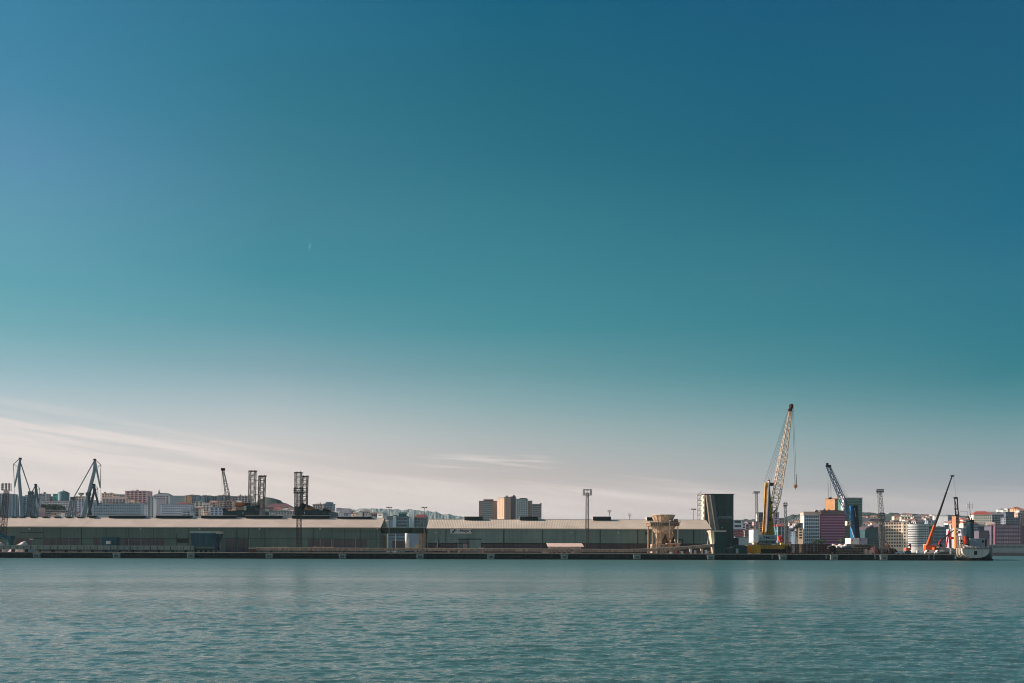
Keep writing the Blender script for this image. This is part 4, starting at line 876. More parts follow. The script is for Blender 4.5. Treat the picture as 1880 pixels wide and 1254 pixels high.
def heap(px0, px1, ytop, Y, label):
    x0, x1 = PX(px0,Y), PX(px1,Y); n, m_ = 24, 10; zt = PZ((px0+px1)/2, ytop, Y); vs = []
    for j in range(m_+1):
        for i in range(n+1):
            u, v = i/n, j/m_; z = DK-.3+(zt-DK+.3)*(math.sin(math.pi*u)**.6)*(math.sin(math.pi*v)**.8)*(.85+.3*noise.noise(Vector((u*6+px0,v*3,0))))
            vs.append((x0+(x1-x0)*u, Y-3.5+7*v, z))
    return tag(MB().add(vs, [(j*(n+1)+i, j*(n+1)+i+1, (j+1)*(n+1)+i+1, (j+1)*(n+1)+i) for j in range(m_) for i in range(n)]).build('salt_heap', M(226,206,204, var=.2, scale=1), origin=(x0, Y, DK), smooth=True), label, 'heap', kind=None)
heap(-30, 20, 994.5, 414, 'pale heap of salt behind the teal spout at the left edge'); heap(20, 62, 993.8, 414, 'pale pinkish heap of salt right of the teal spout')
o = E('wall_lamp', W(57,990,421), 'white lamp on a bracket glinting above the salt heap', 'lamp'); c = W(57,990,421)
MB().tube((c.x,429.9,c.z+.5),(c.x,422,c.z+.3),.08).build('bracket', DARK, o); MB().box(c.x-.9,c.x+.7,421,422,c.z-.2,c.z+.3).build('lamp_head', WHITE, o)

# ------------------------------------------------------------------ tan grain hopper
HM = mat('hopper_tan', lin((206,178,152)), rough=.65, var=.34, scale=.7, streak=.5); HM2 = M(226,196,168, streak=.25)
HY = 412.0
o = E('grain_hopper', W(1220,1008,HY), 'big tan funnel shaped grain hopper on legs in front of the teal shed', 'hopper')
def hz(y): return PZ(1220, y, HY)
def hx(p): return PX(p, HY)
hcx, hcy = hx(1221.3), HY+6.2
tf = MB().lathe(hcx, hcy, [(4.4,hz(958.6)),(6.15,hz(945.2)),(6.0,hz(945.2)),(4.2,hz(957.5))], 16); tf.f.pop(); tf.build('top_funnel', HM, o)
MB().lathe(hcx, hcy, [(6.16,hz(945.8)),(6.35,hz(945.8)),(6.35,hz(944.5)),(6.16,hz(944.5)),(6.16,hz(945.8))], 16).build('rim', HM2, o)
st_ = MB()
for k in range(16):
    a_ = 2*math.pi*(k+.0)/16; st_.tube((hcx+4.45*math.cos(a_),hcy+4.45*math.sin(a_),hz(958.6)),(hcx+6.2*math.cos(a_),hcy+6.2*math.sin(a_),hz(945.6)),.11,n=4)
st_.build('stiffener', HM2, o)
MB().box(hx(1192),hx(1249),HY-1,HY+14,hz(959.8),hz(958.8)).build('platform', M(190,160,134), o)
MB().box(hx(1193.5),hx(1247),HY-.4,HY+13.4,hz(965.2),hz(959.82)).build('girder', M(150,124,104, var=.3, scale=1), o)
for k in range(14): MB().box(hx(1194+k*4),hx(1194+k*4)+.25,HY-.75,HY-.42,hz(965.2),hz(959.9)).build('girder_rib', HM2 if k < 6 else M(120,100,86), o)  # sun and shade put into the ribs: pale left, dark right
r = MB()
for k in range(15):
    x = hx(1192.3+k*4); r.tube((x,HY-.9,hz(958.8)),(x,HY-.9,hz(955.2)),.06,n=4)
for zz in (955.2,956.8): r.tube((hx(1192.3),HY-.9,hz(zz)),(hx(1248.5),HY-.9,hz(zz)),.06,n=4)
r.build('railing', M(206,184,164), o)
MB().box(hx(1231),hx(1246),HY+1,HY+5,hz(958.7),hz(955.5)).box(hx(1240),hx(1245),HY+1,HY+4,hz(955.4),hz(952.8)).build('machinery', M(70,60,54, var=.4, scale=1.5), o)
MB().lathe(hcx, hcy, [(3.4,hz(980.5)),(4.6,hz(977.5)),(6.5,hz(966.5)),(6.6,hz(965.3))], 20).build('main_funnel', HM, o)
MB().box(hx(1209),hx(1240),HY+3.5,HY+9,hz(999),hz(985)).build('core', M(104,80,64, var=.5, scale=1.5, streak=.4), o)
MB().frus((hx(1209.5),hx(1218),HY+3,HY+7,hz(990.5)),(hx(1207.5),hx(1224),HY+2.9,HY+9.1,hz(979.32))).frus((hx(1210),hx(1217),HY+3.2,HY+6.8,hz(998)),(hx(1209.5),hx(1218),HY+3,HY+7,hz(990.52))).build('left_spout', HM, o)
MB().frus((hx(1227.5),hx(1236),HY+3,HY+7,hz(990.5)),(hx(1224.3),hx(1240),HY+2.9,HY+9.1,hz(979.32))).frus((hx(1228),hx(1235.5),HY+3.2,HY+6.8,hz(998)),(hx(1227.5),hx(1236),HY+3,HY+7,hz(990.52))).build('right_spout', M(196,150,116, var=.3, scale=.6), o)
for p, yy in ((1198,HY),(1206.5,HY+.2),(1198,HY+13),(1244.5,HY),(1244.5,HY+13)):
    MB().box(hx(p)-.25,hx(p)+.25,yy,yy+.5,DK,hz(965.3)).build('leg', HM2, o)
br = MB()
for a, b in (((1198.3,997),(1202.5,980)),((1202.5,980),(1206.6,997)),((1198,980),(1206.6,980)),((1198,997.3),(1212,997.3))): br.tube((hx(a[0]),HY+.2,hz(a[1])),(hx(b[0]),HY+.2,hz(b[1])),.16,n=4)
br.tube((hx(1198),HY,hz(998)),(hx(1192.5),HY,DK),.18,n=4); br.build('brace', HM2, o)
MB().tube((hx(1228.4),HY-.6,hz(957)),(hx(1228.4),HY-.6,hz(988)),.28,n=8).tube((hx(1228.4),HY-.6,hz(957)),(hx(1231),HY-.6,hz(955.6)),.28,n=8).build('downpipe', M(232,214,196), o)
MB().box(hx(1199.5),hx(1225),HY+.8,HY+9,DK,hz(998.6)).build('left_base', HM, o); MB().box(hx(1226),hx(1249),HY+.5,HY+9,DK,hz(999)).build('right_base', M(200,160,120, streak=.3), o)
MB().box(hx(1224),hx(1249.5),HY-.2,HY+9.2,hz(998.9),hz(997)).build('service_deck', M(226,190,164), o)
for p in (1222,1226,1231,1234,1239): MB().box(hx(p),hx(p+1.6),HY+.6,HY+2,hz(996.98),hz(990.5+p%3)).build('gear_box', M(214,186,160) if p % 2 else M(60,50,44), o)
for p in (1214,1222,1236): MB().box(hx(p),hx(p+3),HY+.4,HY+.79,hz(1003),hz(1001)).build('hatch', BLACK, o)
MB().tube((hx(1243),HY+.6,hz(990.5)),(hx(1254),HY+.6,hz(990.5)),.3).tube((hx(1253.6),HY+.6,hz(990.5)),(hx(1253.6),HY+.6,hz(1000)),.45).build('side_duct', M(36,56,58), o)
# scattered small gear under the rising conveyor
cl = [(1232,'white',(230,224,214)),(1243,'red',(150,60,52)),(1252,'white',(226,214,200)),(1262,'rusty',(130,80,60)),(1268,'white',(232,220,210)),(1276,'pale',(200,190,180)),(1284,'rusty',(140,84,64)),(1288,'cream',(224,200,176)),(1296,'white',(236,226,216)),(1301,'rosy',(210,170,160))]
pos = ['first','second','third','fourth','fifth','sixth','seventh','eighth','ninth','tenth']
for i, (p, nm, c) in enumerate(cl):
    x = PX(p, 402); hgt = .8+(i*37 % 10)*.09*(1+(p > 1255)); o = E('gear_case', (x,402,DK), '%s gear case under the rising conveyor, %s from the left' % (nm, pos[i]), 'case', 'gear cases under the rising conveyor')
    MB().box(x-.55,x+.6,401.5,402.6,DK+.004,DK+hgt).build('case', M(*c, var=.3, scale=2), o); MB().box(x-.6,x+.65,401.4,402.7,DK+hgt+.003,DK+hgt+.15).build('lid', M(*[int(v*.8) for v in c]), o)

# ------------------------------------------------------------------ square elevator tower
TG = mat('tower_green', lin((50,76,74)), rough=.6, var=.2, scale=.12, streak=.32); PALE = M(226,206,188, streak=.15)
TY = 456.0
o = E('elevator_tower', W(1320,1014,TY), 'tall square dark green tower block with a slanting grey conveyor and lettering', 'tower')
tx0, tx1 = PX(1294,TY), PX(1346.5,TY)
MB().box(tx0, tx1, TY, TY+8, DK, PZ(1320,907.6,TY)).build('wall', TG, o)
MB().box(tx0-.5, tx1+.6, TY-.4, TY+8.4, PZ(1320,907.6,TY)+.003, PZ(1320,906.7,TY)).build('roof', M(26,32,32), o)
MB().box(tx0-.35, tx0-.003, TY+.1, TY+7.9, PZ(1290,966,TY), PZ(1290,908,TY)).build('sunlit_side_panel', PALE, o)  # cream panel paints the green tower's left face as sunlit
s_ = MB()
for k in range(6):
    z = PZ(1287,957-k*9.5,TY); s_.box(tx0-4.2, tx0-1.51, TY+.8, TY+3, z, z+.25).tube((tx0-4.1,TY+.8,z+.2),(tx0-1.6,TY+.8,z+2.6),.12,n=4)
    for dx in (-4.1,-2.9,-1.7): s_.tube((tx0+dx,TY+.75,z),(tx0+dx,TY+.75,z+1.3),.06,n=4)
    s_.tube((tx0-4.1,TY+.75,z+1.3),(tx0-1.6,TY+.75,z+1.3),.06,n=4)
s_.tube((tx0-4.2,TY+.7,PZ(1284,963,TY)),(tx0-4.2,TY+.7,PZ(1284,908,TY)),.12,n=4); s_.build('outside_stair', M(214,190,168), o)
g0, g1 = [PX(p, TY-1) for p in (1297,1309.7)], [PX(p, TY-1) for p in (1304,1320.5)]
zt, zb_ = PZ(1300,908.6,TY-1), PZ(1310,973.5,TY-1)
def slant(a0, a1, b0, b1, y0, y1): return MB().add([(b0,y0,zb_),(b1,y0,zb_),(b1,y1,zb_),(b0,y1,zb_),(a0,y0,zt),(a1,y0,zt),(a1,y1,zt),(a0,y1,zt)],[(0,3,2,1),(4,5,6,7),(0,1,5,4),(1,2,6,5),(2,3,7,6),(3,0,4,7)])
slant(PX(1295.6,TY-1),PX(1301.4,TY-1),PX(1303.5,TY-1),PX(1311.3,TY-1),TY-2.2,TY-.01).build('slanting_conveyor', M(146,136,124, streak=.2), o)
slant(PX(1301.4,TY-1),PX(1303.1,TY-1),PX(1311.3,TY-1),PX(1313.1,TY-1),TY-2.5,TY-.01).build('pale_rail', M(236,220,206), o)
slant(PX(1303.1,TY-1),PX(1309.6,TY-1),PX(1313.1,TY-1),PX(1320.3,TY-1),TY-1.9,TY-.01).build('slanting_duct', M(112,116,112, streak=.3, var=.2), o)
def fr(p0, y0, p1, y1, c): MB().box(PX(p0,TY), PX(p1,TY), TY-.14, TY-.003, PZ(p0,y1,TY), PZ(p0,y0,TY)).build('faded_panel', M(*c, streak=.2), o)
fr(1311.5,911.5,1339.5,914,(70,72,68)); fr(1319.5,929,1323.5,948,(70,78,80)); fr(1334.5,917,1338.5,948,(66,84,82)); fr(1322,953.5,1340,959,(78,80,78)); fr(1320,932,1324.8,930,(86,96,104))
txt('ESTIBADORES', 1.55, (PX(1331.5,TY), TY-.2, PZ(1331,952,TY)), M(150,176,180), o, sxy=(.86,1.25))
MB().box(PX(1324.5,TY),PX(1326.8,TY),TY-.7,TY-.1,PZ(1325,969.8,TY),PZ(1325,968.6,TY)).build('flood_lamp', M(220,224,220), o)
MB().box(tx1+.003, PX(1357,TY), TY+1, TY+7, DK, PZ(1352,987.5,TY)).build('annex', M(34,54,54, streak=.2), o)
# feeder house in front
o = E('feeder_house', W(1321,1014,404), 'dark green box house with a cream side and roof edge before the square tower', 'machine house')
x0, x1 = PX(1311,404), PX(1331.5,404)
MB().box(x0, x1, 404, 412, DK, PZ(1320,976.5,404)).build('wall', M(44,72,66, streak=.2), o)
MB().add([(PX(1310,404),404.2,DK),(x0-.003,403.9,DK),(x0-.003,411,DK),(PX(1310,404),410,DK),(PX(1304.5,404),404.2,PZ(1320,976.5,404)),(x0-.003,403.9,PZ(1320,976.5,404)),(x0-.003,411,PZ(1320,976.5,404)),(PX(1304.5,404),410,PZ(1320,976.5,404))],[(0,3,2,1),(4,5,6,7),(0,1,5,4),(1,2,6,5),(2,3,7,6),(3,0,4,7)]).build('slanting_side', M(240,214,186, streak=.15), o)
MB().box(PX(1304,404), x1+.4, 403.6, 412.4, PZ(1320,976.5,404)+.003, PZ(1320,973.8,404)).build('roof', M(226,200,180, streak=.1), o)
MB().tube((PX(1302,404),404,PZ(1302,976,404)),(PX(1299,404),404,PZ(1299,1000,404)),.18,n=4).build('strut', PALE, o)
o = E('quay_kiosk', W(1344,1014,405), 'low dark teal site hut beside the feeder house', 'hut')
MB().box(PX(1349,405),PX(1372,405),405,410,DK,PZ(1360,1003,405)).build('wall', M(40,72,74, streak=.2), o)
MB().add([(PX(1348,405),404.7,PZ(1360,1003,405)+.003),(PX(1372.5,405),404.7,PZ(1360,1003,405)+.003),(PX(1372.5,405),410.3,PZ(1360,1003,405)+.003),(PX(1348,405),410.3,PZ(1360,1003,405)+.003),(PX(1352,405),407.5,PZ(1360,1000.2,405)),(PX(1366,405),407.5,PZ(1360,1000.2,405))],[(0,3,2,1),(0,1,5,4),(1,2,5),(2,3,4,5),(3,0,4)]).build('roof', M(50,84,84), o)
MB().box(PX(1351,405),PX(1355.5,405),404.85,404.997,DK+.2,DK+2.6).build('door', M(160,172,168), o)
for i,(p,c,d) in enumerate(((1336,(52,64,62),'left'),(1341,(70,84,80),'middle'),(1345.5,(44,58,60),'right'))):
    x = PX(p,406); oo = E('waste_bin', (x,406,DK), 'dark bin between the feeder house and the teal hut, %s of three' % d, 'bin', 'bins beside the feeder house')
    MB().box(x-.75,x+.65,405.6,407,DK,DK+2.7+.3*i).build('bin', M(*c, streak=.3), oo); MB().box(x-.8,x+.7,405.5,407.1,DK+2.7+.3*i+.003,DK+3+.3*i).build('lid', M(150,160,156), oo)

# ------------------------------------------------------------------ floodlight masts
def mast(pb, pt, Y, w0, w1, bays, label, head, c=MASTG, r=.11, group='lattice floodlight masts', lamp=DARK, back=False):
    """pb,pt: photo points of foot and head centre; head=(half width, rows, cols, pitch)"""
    a, b = W(*pb, Y), W(*pt, Y)
    o = E('floodlight_mast', a, label, 'floodlight mast', group)
    MB().lattice(a, b, w0, w1, bays, r=r).build('mast', c, o)
    hw, rows, n, pitch = head
    f = MB()
    for j in range(rows): f.tube((b.x-hw, Y-.3, b.z+j*pitch), (b.x+hw, Y-.3, b.z+j*pitch), .12, n=4)
    for k in range(3): f.tube((b.x-hw+k*hw, Y-.3, b.z-.3), (b.x-hw+k*hw, Y-.3, b.z+(rows-1)*pitch+.3), .1, n=4)
    f.box(b.x-hw, b.x+hw, Y-.2, Y+1.4, b.z-.55, b.z-.4); f.build('head_frame', c, o)
    for j in range(rows):
        for k in range(n):
            x = b.x-hw+(2*hw)*(k+.5)/n; z = b.z+j*pitch+.15
            if n > 3 and rows > 2 and j == 1 and k in (n//2-1, n//2): continue
            MB().frus((x-.38,x+.38,Y-.95,Y-.55,z-.35),(x-.38,x+.38,Y-.75,Y-.35,z+.42)).build('flood_lamp', lamp, o)
    return o
mast((549,1007), (549,904.5), 407, 2.4, 1.5, 22, 'tall dark lattice floodlight mast in front of the right pair of lattice legs', (2.6,3,4,1.0), c=MASTD, r=.095)
mast((1078,1008), (1078.3,907.5), 413, 1.7, 1.3, 24, 'tall slim floodlight mast on the quay beside the small pink roofed store', (2.3,3,4,1.05), c=M(96,82,78), r=.13)
mast((2,990), (12.4,899.5), 412, 3.2, 1.5, 20, 'leaning brown lattice floodlight mast at the left edge of the view', (2.5,4,3,.95), c=M(84,66,62), r=.13)
mast((1621,1014), (1618,955), 405, 1.9, 1.6, 14, 'near floodlight mast with a wide lamp grid halfway up, left of the cream block', (1.7,4,4,1.05), lamp=M(126,120,118), c=M(128,120,116))
mast((1622,1012), (1615,903.5), 440, 3.0, 1.6, 26, 'tallest pale floodlight mast behind the nearer one on the right quay', (2.0,2,4,1.0), c=M(140,132,128), r=.1)
mast((1390,1000), (1388.5,904), 450, 1.7, 1.1, 26, 'pale lattice floodlight mast with a ring head left of the yellow crane', (1.9,1,4,1.0), c=M(150,140,134), lamp=M(160,150,146), r=.09)
mast((1443,1000), (1441.5,928), 480, 1.5, 1.1, 16, 'slim twin pole floodlight mast right of the yellow crane jib', (1.2,2,2,1.2), r=.11, c=M(116,122,126))
for p, yt, yb, Y, w_, d in ((1119,936.8,957,900,2.0,'left one of the two tiny masts behind the teal shed roof'),(1156,943,957,950,1.7,'right one of the two tiny masts behind the teal shed roof')):
    mast((p,yb+14), (p,yt+3), Y, 1.0, .8, 8, 'pale '+d, (w_,2,3,1.5), c=M(190,184,180), lamp=M(200,196,192), r=.14, group='tiny masts behind the teal shed')
def lampT(p, yt, yb, Y, label):
    a, b = W(p, yb, Y), W(p, yt, Y); o = E('street_lamp', a, label, 'street lamp', 'tall lamps with a crosswise head')
    MB().tube(a, b, .2, .13, n=8).build('pole', M(120,112,110), o); MB().tube((b.x-1.1,Y,b.z),(b.x+1.1,Y,b.z),.12,n=6).build('crossarm', MASTD, o)
    for dx in (-1.2,-.4,.4,1.2): MB().frus((b.x+dx-.26,b.x+dx+.26,Y-.5,Y+.5,b.z-.1),(b.x+dx-.18,b.x+dx+.18,Y-.3,Y+.3,b.z+.55)).build('lamp_head', BLACK, o)
lampT(714.5,932.5,1008,420,'tall street lamp with a four lamp head at the end of the left sheds'); lampT(779,932.5,1008,424,'tall street lamp with a four lamp head at the left corner of the teal shed'); lampT(1273.5,935.5,975,470,'street lamp with a four lamp head behind the teal shed near the square tower')
for p, yb, d in ((726,1006,'right beside the end of the green sheds'),(711,1006,'before the open gable end')):
    a = W(p, yb, 424); tag(MB().tube((a.x,424,DK),(a.x,424,PZ(p,980,424)),.12,n=6).lathe(a.x,424,[(.3,DK),(.3,DK+.5)],8).build('signal_pole', M(190,184,180), origin=(a.x,424,DK)), 'thin pale pole under the link bridge, '+d, 'pole')

# ------------------------------------------------------------------ yellow harbour crane
YEL = mat('crane_yellow', lin((206,150,34)), rough=.5, var=.15, scale=.5, streak=.2); YEL2 = mat('crane_yellow_shaded', lin((160,124,30)), rough=.5, var=.2, scale=.5, streak=.25)  # second yellow is the first with shade put into it
CY = 409.0
def w(px, py, Y=None): return W(px, py, Y or CY)
o = E('harbour_crane', w(1411,1014), 'big yellow mobile harbour crane with a white lattice jib raised high over the quay', 'harbour crane')
MB().box(PX(1392,CY),PX(1443,CY),CY-1,CY+7,PZ(1411,1008,CY),PZ(1411,1000.3,CY)).build('chassis', YEL2, o)
MB().frus((PX(1377.5,CY),PX(1394,CY),CY-3,CY-1.1,DK+.4),(PX(1380,CY),PX(1392,CY),CY-3,CY-1.1,PZ(1385,1000,CY))).box(PX(1379,CY),PX(1393,CY),CY+7,CY+9,DK+.4,PZ(1385,1001,CY)).build('left_outrigger', YEL, o)
MB().box(PX(1441,CY),PX(1447,CY),CY-2,CY-1.05,DK+.4,PZ(1445,999.5,CY)).box(PX(1441,CY),PX(1447,CY),CY+7.05,CY+8.5,DK+.4,PZ(1445,999.5,CY)).build('right_outrigger', YEL2, o)
for p, y0 in ((1382,CY-3.5),(1452,CY-2.5)): MB().frus((PX(p-5,CY),PX(p+5,CY),y0,y0+2.2,DK+.004),(PX(p-2,CY),PX(p+2,CY),y0+.5,y0+1.7,DK+.4)).build('outrigger_pad', YEL, o)
for k in range(9):
    x = PX(1396+k*5,CY); MB().tube((x,CY-1.4,DK+.75),(x,CY-.6,DK+.75),.75,n=14).build('wheel', TYRE, o)
MB().box(PX(1396,CY),PX(1440,CY),CY-.5,CY+6.5,DK+.9,PZ(1411,1008,CY)-.003).build('axle_frame', BLACK, o)
MB().lathe(w(1411,1).x, CY+3, [(3.6,PZ(1411,1000.3,CY)+.003),(3.6,PZ(1411,997.5,CY))], 20).build('slewing_ring', DARK, o)
MB().box(PX(1392.8,CY),PX(1424,CY),CY-.5,CY+7,PZ(1411,998,CY),PZ(1411,992.3,CY)).build('lower_deck', M(96,104,108, streak=.3), o)
MB().box(PX(1392,CY),PX(1429,CY),CY-1,CY+7.4,PZ(1411,998.7,CY)-.2,PZ(1411,998.1,CY)-.003).build('walkway', M(160,164,164), o)
for a in (1405.5, 1417): MB().box(PX(a,CY),PX(a+2,CY),CY-.6,CY-.503,PZ(a,996.5,CY),PZ(a,993.5,CY)).build('door', BLACK, o)
cw_ = MB().box(PX(1392.6,CY),PX(1425,CY),CY-1.2,CY+7.2,PZ(1411,992.2,CY),PZ(1411,982.2,CY)).build('machine_house', M(150,172,176, streak=.1), o)
txt('TMGA', 1.75, (PX(1410.3,CY), CY-1.28, PZ(1411,989.3,CY)), M(40,30,56), o, sxy=(1.25,1), bold=.03)
MB().box(PX(1395,CY),PX(1396.3,CY),CY-1.3,CY-1.21,PZ(1395,989.8,CY),PZ(1395,986.5,CY)).box(PX(1396.3,CY),PX(1397.2,CY),CY-1.3,CY-1.21,PZ(1395,989.8,CY),PZ(1395,988.8,CY)).build('emblem', BLACK, o)
MB().box(PX(1382,CY),PX(1391.5,CY),CY-1,CY+6.8,PZ(1386,996,CY),PZ(1386,972.4,CY)).build('counterweight', M(250,240,230), o)
for a in (1383.5,1387): MB().box(PX(a,CY),PX(a+2,CY),CY-.5,CY+3,PZ(a,999.5,CY),PZ(a,996,CY)-.003).build('ballast_foot', M(220,206,196), o)
# tower: lattice left face with sunlight in its pale colour, solid right face
def quad3(p, y0, y1):
    """prism from 4 photo points (bl,br,tr,tl) between depths y0,y1"""
    q = [(PX(a,CY), PZ(a,b,CY)) for a, b in p]; return MB().prism_y(q, y0, y1)
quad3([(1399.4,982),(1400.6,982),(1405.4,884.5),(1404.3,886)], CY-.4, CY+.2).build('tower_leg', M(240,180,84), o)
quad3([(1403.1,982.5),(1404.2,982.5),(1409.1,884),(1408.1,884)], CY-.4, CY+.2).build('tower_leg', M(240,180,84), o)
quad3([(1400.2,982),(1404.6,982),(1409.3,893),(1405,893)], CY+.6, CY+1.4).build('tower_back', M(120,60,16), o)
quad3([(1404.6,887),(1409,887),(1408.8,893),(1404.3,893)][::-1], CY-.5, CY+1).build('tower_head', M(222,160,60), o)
lt = MB()
for k in range(9):
    t = k/9; x0 = 1400.2+4.9*t; yy = 979-93*t
    lt.tube((PX(x0,CY),CY,PZ(x0,yy,CY)),(PX(x0+3.4,CY),CY,PZ(x0+3,yy-5,CY)),.13,n=4)
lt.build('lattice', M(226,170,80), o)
quad3([(1405.6,976),(1407.2,976),(1411.8,882.8),(1410,883)], CY-.8, CY+.8).build('white_rail', M(226,214,216), o)
quad3([(1407.2,978),(1409.5,978),(1413,884),(1411.8,884)], CY-.6, CY+1).build('blue_duct', M(60,80,112), o)
quad3([(1406.5,983),(1423,983),(1415.5,905),(1413.8,884),(1411.6,884),(1409.5,930)], CY+1.02, CY+5).build('tower', YEL2, o)
MB().box(PX(1408,CY),PX(1422.3,CY),CY+.95,CY+1.01,PZ(1415,963.6,CY),PZ(1415,963,CY)).build('seam', DARK, o)
MB().tube((PX(1414,CY),CY+.7,PZ(1414,954,CY)),(PX(1414,CY),CY+1,PZ(1414,954,CY)),.85,n=16).build('hatch', M(110,60,20), o)
MB().box(PX(1414,CY),PX(1420.5,CY),CY,CY+3,PZ(1417,891.5,CY),PZ(1417,886,CY)).build('sheave_platform', M(70,66,44), o)
MB().box(PX(1415.8,CY),PX(1418.3,CY),CY,CY+2,PZ(1417,924.5,CY),PZ(1417,920,CY)).build('cabin', BLACK, o)
MB().tube(w(1412,883),w(1412,881),.5,n=8).build('top_sheave', BLACK, o)
# jib: pivots on the tower
JW = M(238,206,178, rough=.5, streak=.05)
jb, jk, jt = w(1422.5,949), w(1428,914), w(1455.3,750)
jb.y = CY+3; jk.y = CY+3; jt.y = CY+3
jib = MB().lattice(jb, jk, 1.6, 3.6, 4, r=.17, dg=.12).lattice(jk, w(1441.5,838)+Vector((0,3,0)), 3.6, 3.1, 9, r=.2, dg=.11).lattice(w(1441.5,838)+Vector((0,3,0)), jt, 3.1, 1.1, 12, r=.19, dg=.1)
jib.build('jib', JW, o)
MB().lathe(jt.x+.3, jt.y, [(.5,jt.z+.1),(1.1,jt.z+.8),(1.15,jt.z+2.2),(.6,jt.z+2.9)], 12).box(jt.x-1.2,jt.x+.5,jt.y-.8,jt.y+.8,jt.z-.9,jt.z+.3).build('jib_head', M(66,34,24), o)
MB().tube(w(1418,945)+Vector((0,2,0)), w(1429.5,933)+Vector((0,2,0)), .25, n=4).tube(w(1429.5,933)+Vector((0,2,0)), w(1427.5,950)+Vector((0,2,0)), .2, n=4).tube(w(1427.5,956)+Vector((0,2,0)), w(1424.5,980)+Vector((0,2,0)), .16, n=4).build('luffing_rod', M(36,32,34), o)
cb = MB()
for k, (a, b) in enumerate(((1406,885),(1408.5,884),(1412,884),(1414.5,885),(1417.5,887))): cb.tube(w(a,b)+Vector((0,3,0)), Vector((jt.x-1.1+.25*k, jt.y, jt.z+.2)), .045, n=4)
cb.build('stay_cables', M(70,78,82), o)
hk = MB().tube((jt.x+.9,jt.y,jt.z+.6),(PX(1463.2,CY),jt.y,PZ(1463,889,CY)),.05,n=4).tube((jt.x+1.4,jt.y,jt.z+.6),(PX(1466,CY),jt.y,PZ(1466,889,CY)),.05,n=4)
hk.tube((PX(1462.6,CY),jt.y,PZ(1463,870,CY)),(PX(1463.2,CY),jt.y,PZ(1463,889,CY)),.13,n=4).tube((PX(1465.2,CY),jt.y,PZ(1463,870,CY)),(PX(1465.8,CY),jt.y,PZ(1463,889,CY)),.13,n=4); hk.build('hoist_cables', M(60,64,68), o)
c = w(1464.7,893); MB().box(c.x-.9,c.x+.7,jt.y-.5,jt.y+.5,c.z-.4,c.z+1.1).tube((c.x,jt.y,c.z-.4),(c.x+.1,jt.y,c.z-1.9),.3,.12).build('hook_block', M(214,150,110), o)

# ------------------------------------------------------------------ blue harbour crane
BL = mat('crane_blue', lin((28,98,140)), rough=.4, var=.12, scale=.5); BY_ = 455.0; CY = BY_
o = E('harbour_crane', w(1574,1005), 'blue mobile harbour crane with a leaning jib and white machine house', 'harbour crane')
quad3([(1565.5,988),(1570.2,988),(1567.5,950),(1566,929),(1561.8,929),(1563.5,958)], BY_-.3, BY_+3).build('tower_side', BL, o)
quad3([(1570.2,988),(1578.6,988),(1575.5,950),(1574,928),(1566,928),(1567.5,950)], BY_-.31, BY_+4.5).build('tower', M(14,34,54, rough=.4), o)  # same blue tower, navy on the front as painted shade
mk = MB()
for k in range(8):
    px = 1567.6+k*.36; py = 933+k*2.1; mk.box(PX(px,BY_),PX(px+1.1,BY_),BY_-.36,BY_-.32,PZ(px,py+1.3,BY_),PZ(px,py,BY_))
mk.build('white_marks', M(186,194,196), o)
MB().box(PX(1554.5,BY_),PX(1562,BY_),BY_-.5,BY_+2.5,PZ(1558,964.5,BY_),PZ(1558,957,BY_)).build('cabin', M(236,214,190), o)
MB().box(PX(1556,BY_),PX(1557.6,BY_),BY_-.56,BY_-.503,PZ(1558,962,BY_),PZ(1558,958.3,BY_)).build('cabin_window', GLASS, o)
MB().box(PX(1554.5,BY_),PX(1567,BY_),BY_-.4,BY_+2,PZ(1558,965.6,BY_),PZ(1558,964.6,BY_)).build('platform', M(150,130,112), o)
MB().box(PX(1559.5,BY_),PX(1575,BY_)-.003,BY_-1.5,BY_+6,PZ(1575,998.6,BY_),PZ(1575,988,BY_)).build('counterweight', M(246,238,232), o)
MB().box(PX(1575,BY_),PX(1590.5,BY_),BY_-1.4,BY_+6,PZ(1575,998.4,BY_),PZ(1575,987.5,BY_)).build('machine_house', M(170,168,184), o)  # lilac grey puts shade on the right half of the white block
MB().box(PX(1577.7,BY_),PX(1579,BY_),BY_-1.5,BY_-1.41,PZ(1578,992.3,BY_),PZ(1578,989.8,BY_)).build('emblem', BLACK, o); MB().box(PX(1562,BY_),PX(1563.6,BY_),BY_-1.6,BY_-1.51,PZ(1562,993.3,BY_),PZ(1562,991,BY_)).build('red_emblem', M(210,70,40), o)
MB().box(PX(1556,BY_),PX(1594,BY_),BY_-1,BY_+6,DK,PZ(1575,1001,BY_)).build('chassis', M(28,40,52), o)
MB().tube(w(1560.5,966)+Vector((0,-.5,0)), w(1567.5,987)+Vector((0,-.5,0)), .22, n=6).build('luffing_rod', M(220,214,210), o)
a, b, c_ = w(1565,962), w(1547,922), w(1519,857)
for v in (a, b, c_): v.y += -1
MB().lattice(a, b, 1.2, 2.6, 5, r=.16, dg=.1).lattice(b, c_, 2.6, 1.5, 11, r=.17, dg=.1).build('jib', M(52,84,112), o)
MB().box(c_.x-1.2,c_.x+1.6,c_.y-.6,c_.y+.6,c_.z-.2,c_.z+.9).box(c_.x-1.0,c_.x+.1,c_.y-.5,c_.y+.5,c_.z+.9,c_.z+2.0).build('jib_head', BLACK, o)
cb = MB()
for k in range(3): cb.tube((c_.x+1+.2*k,c_.y,c_.z+.3),w(1562+k*3,929)+Vector((0,1,0)),.04,n=4)
cb.build('stay_cables', M(96,104,112), o)
hk = MB()
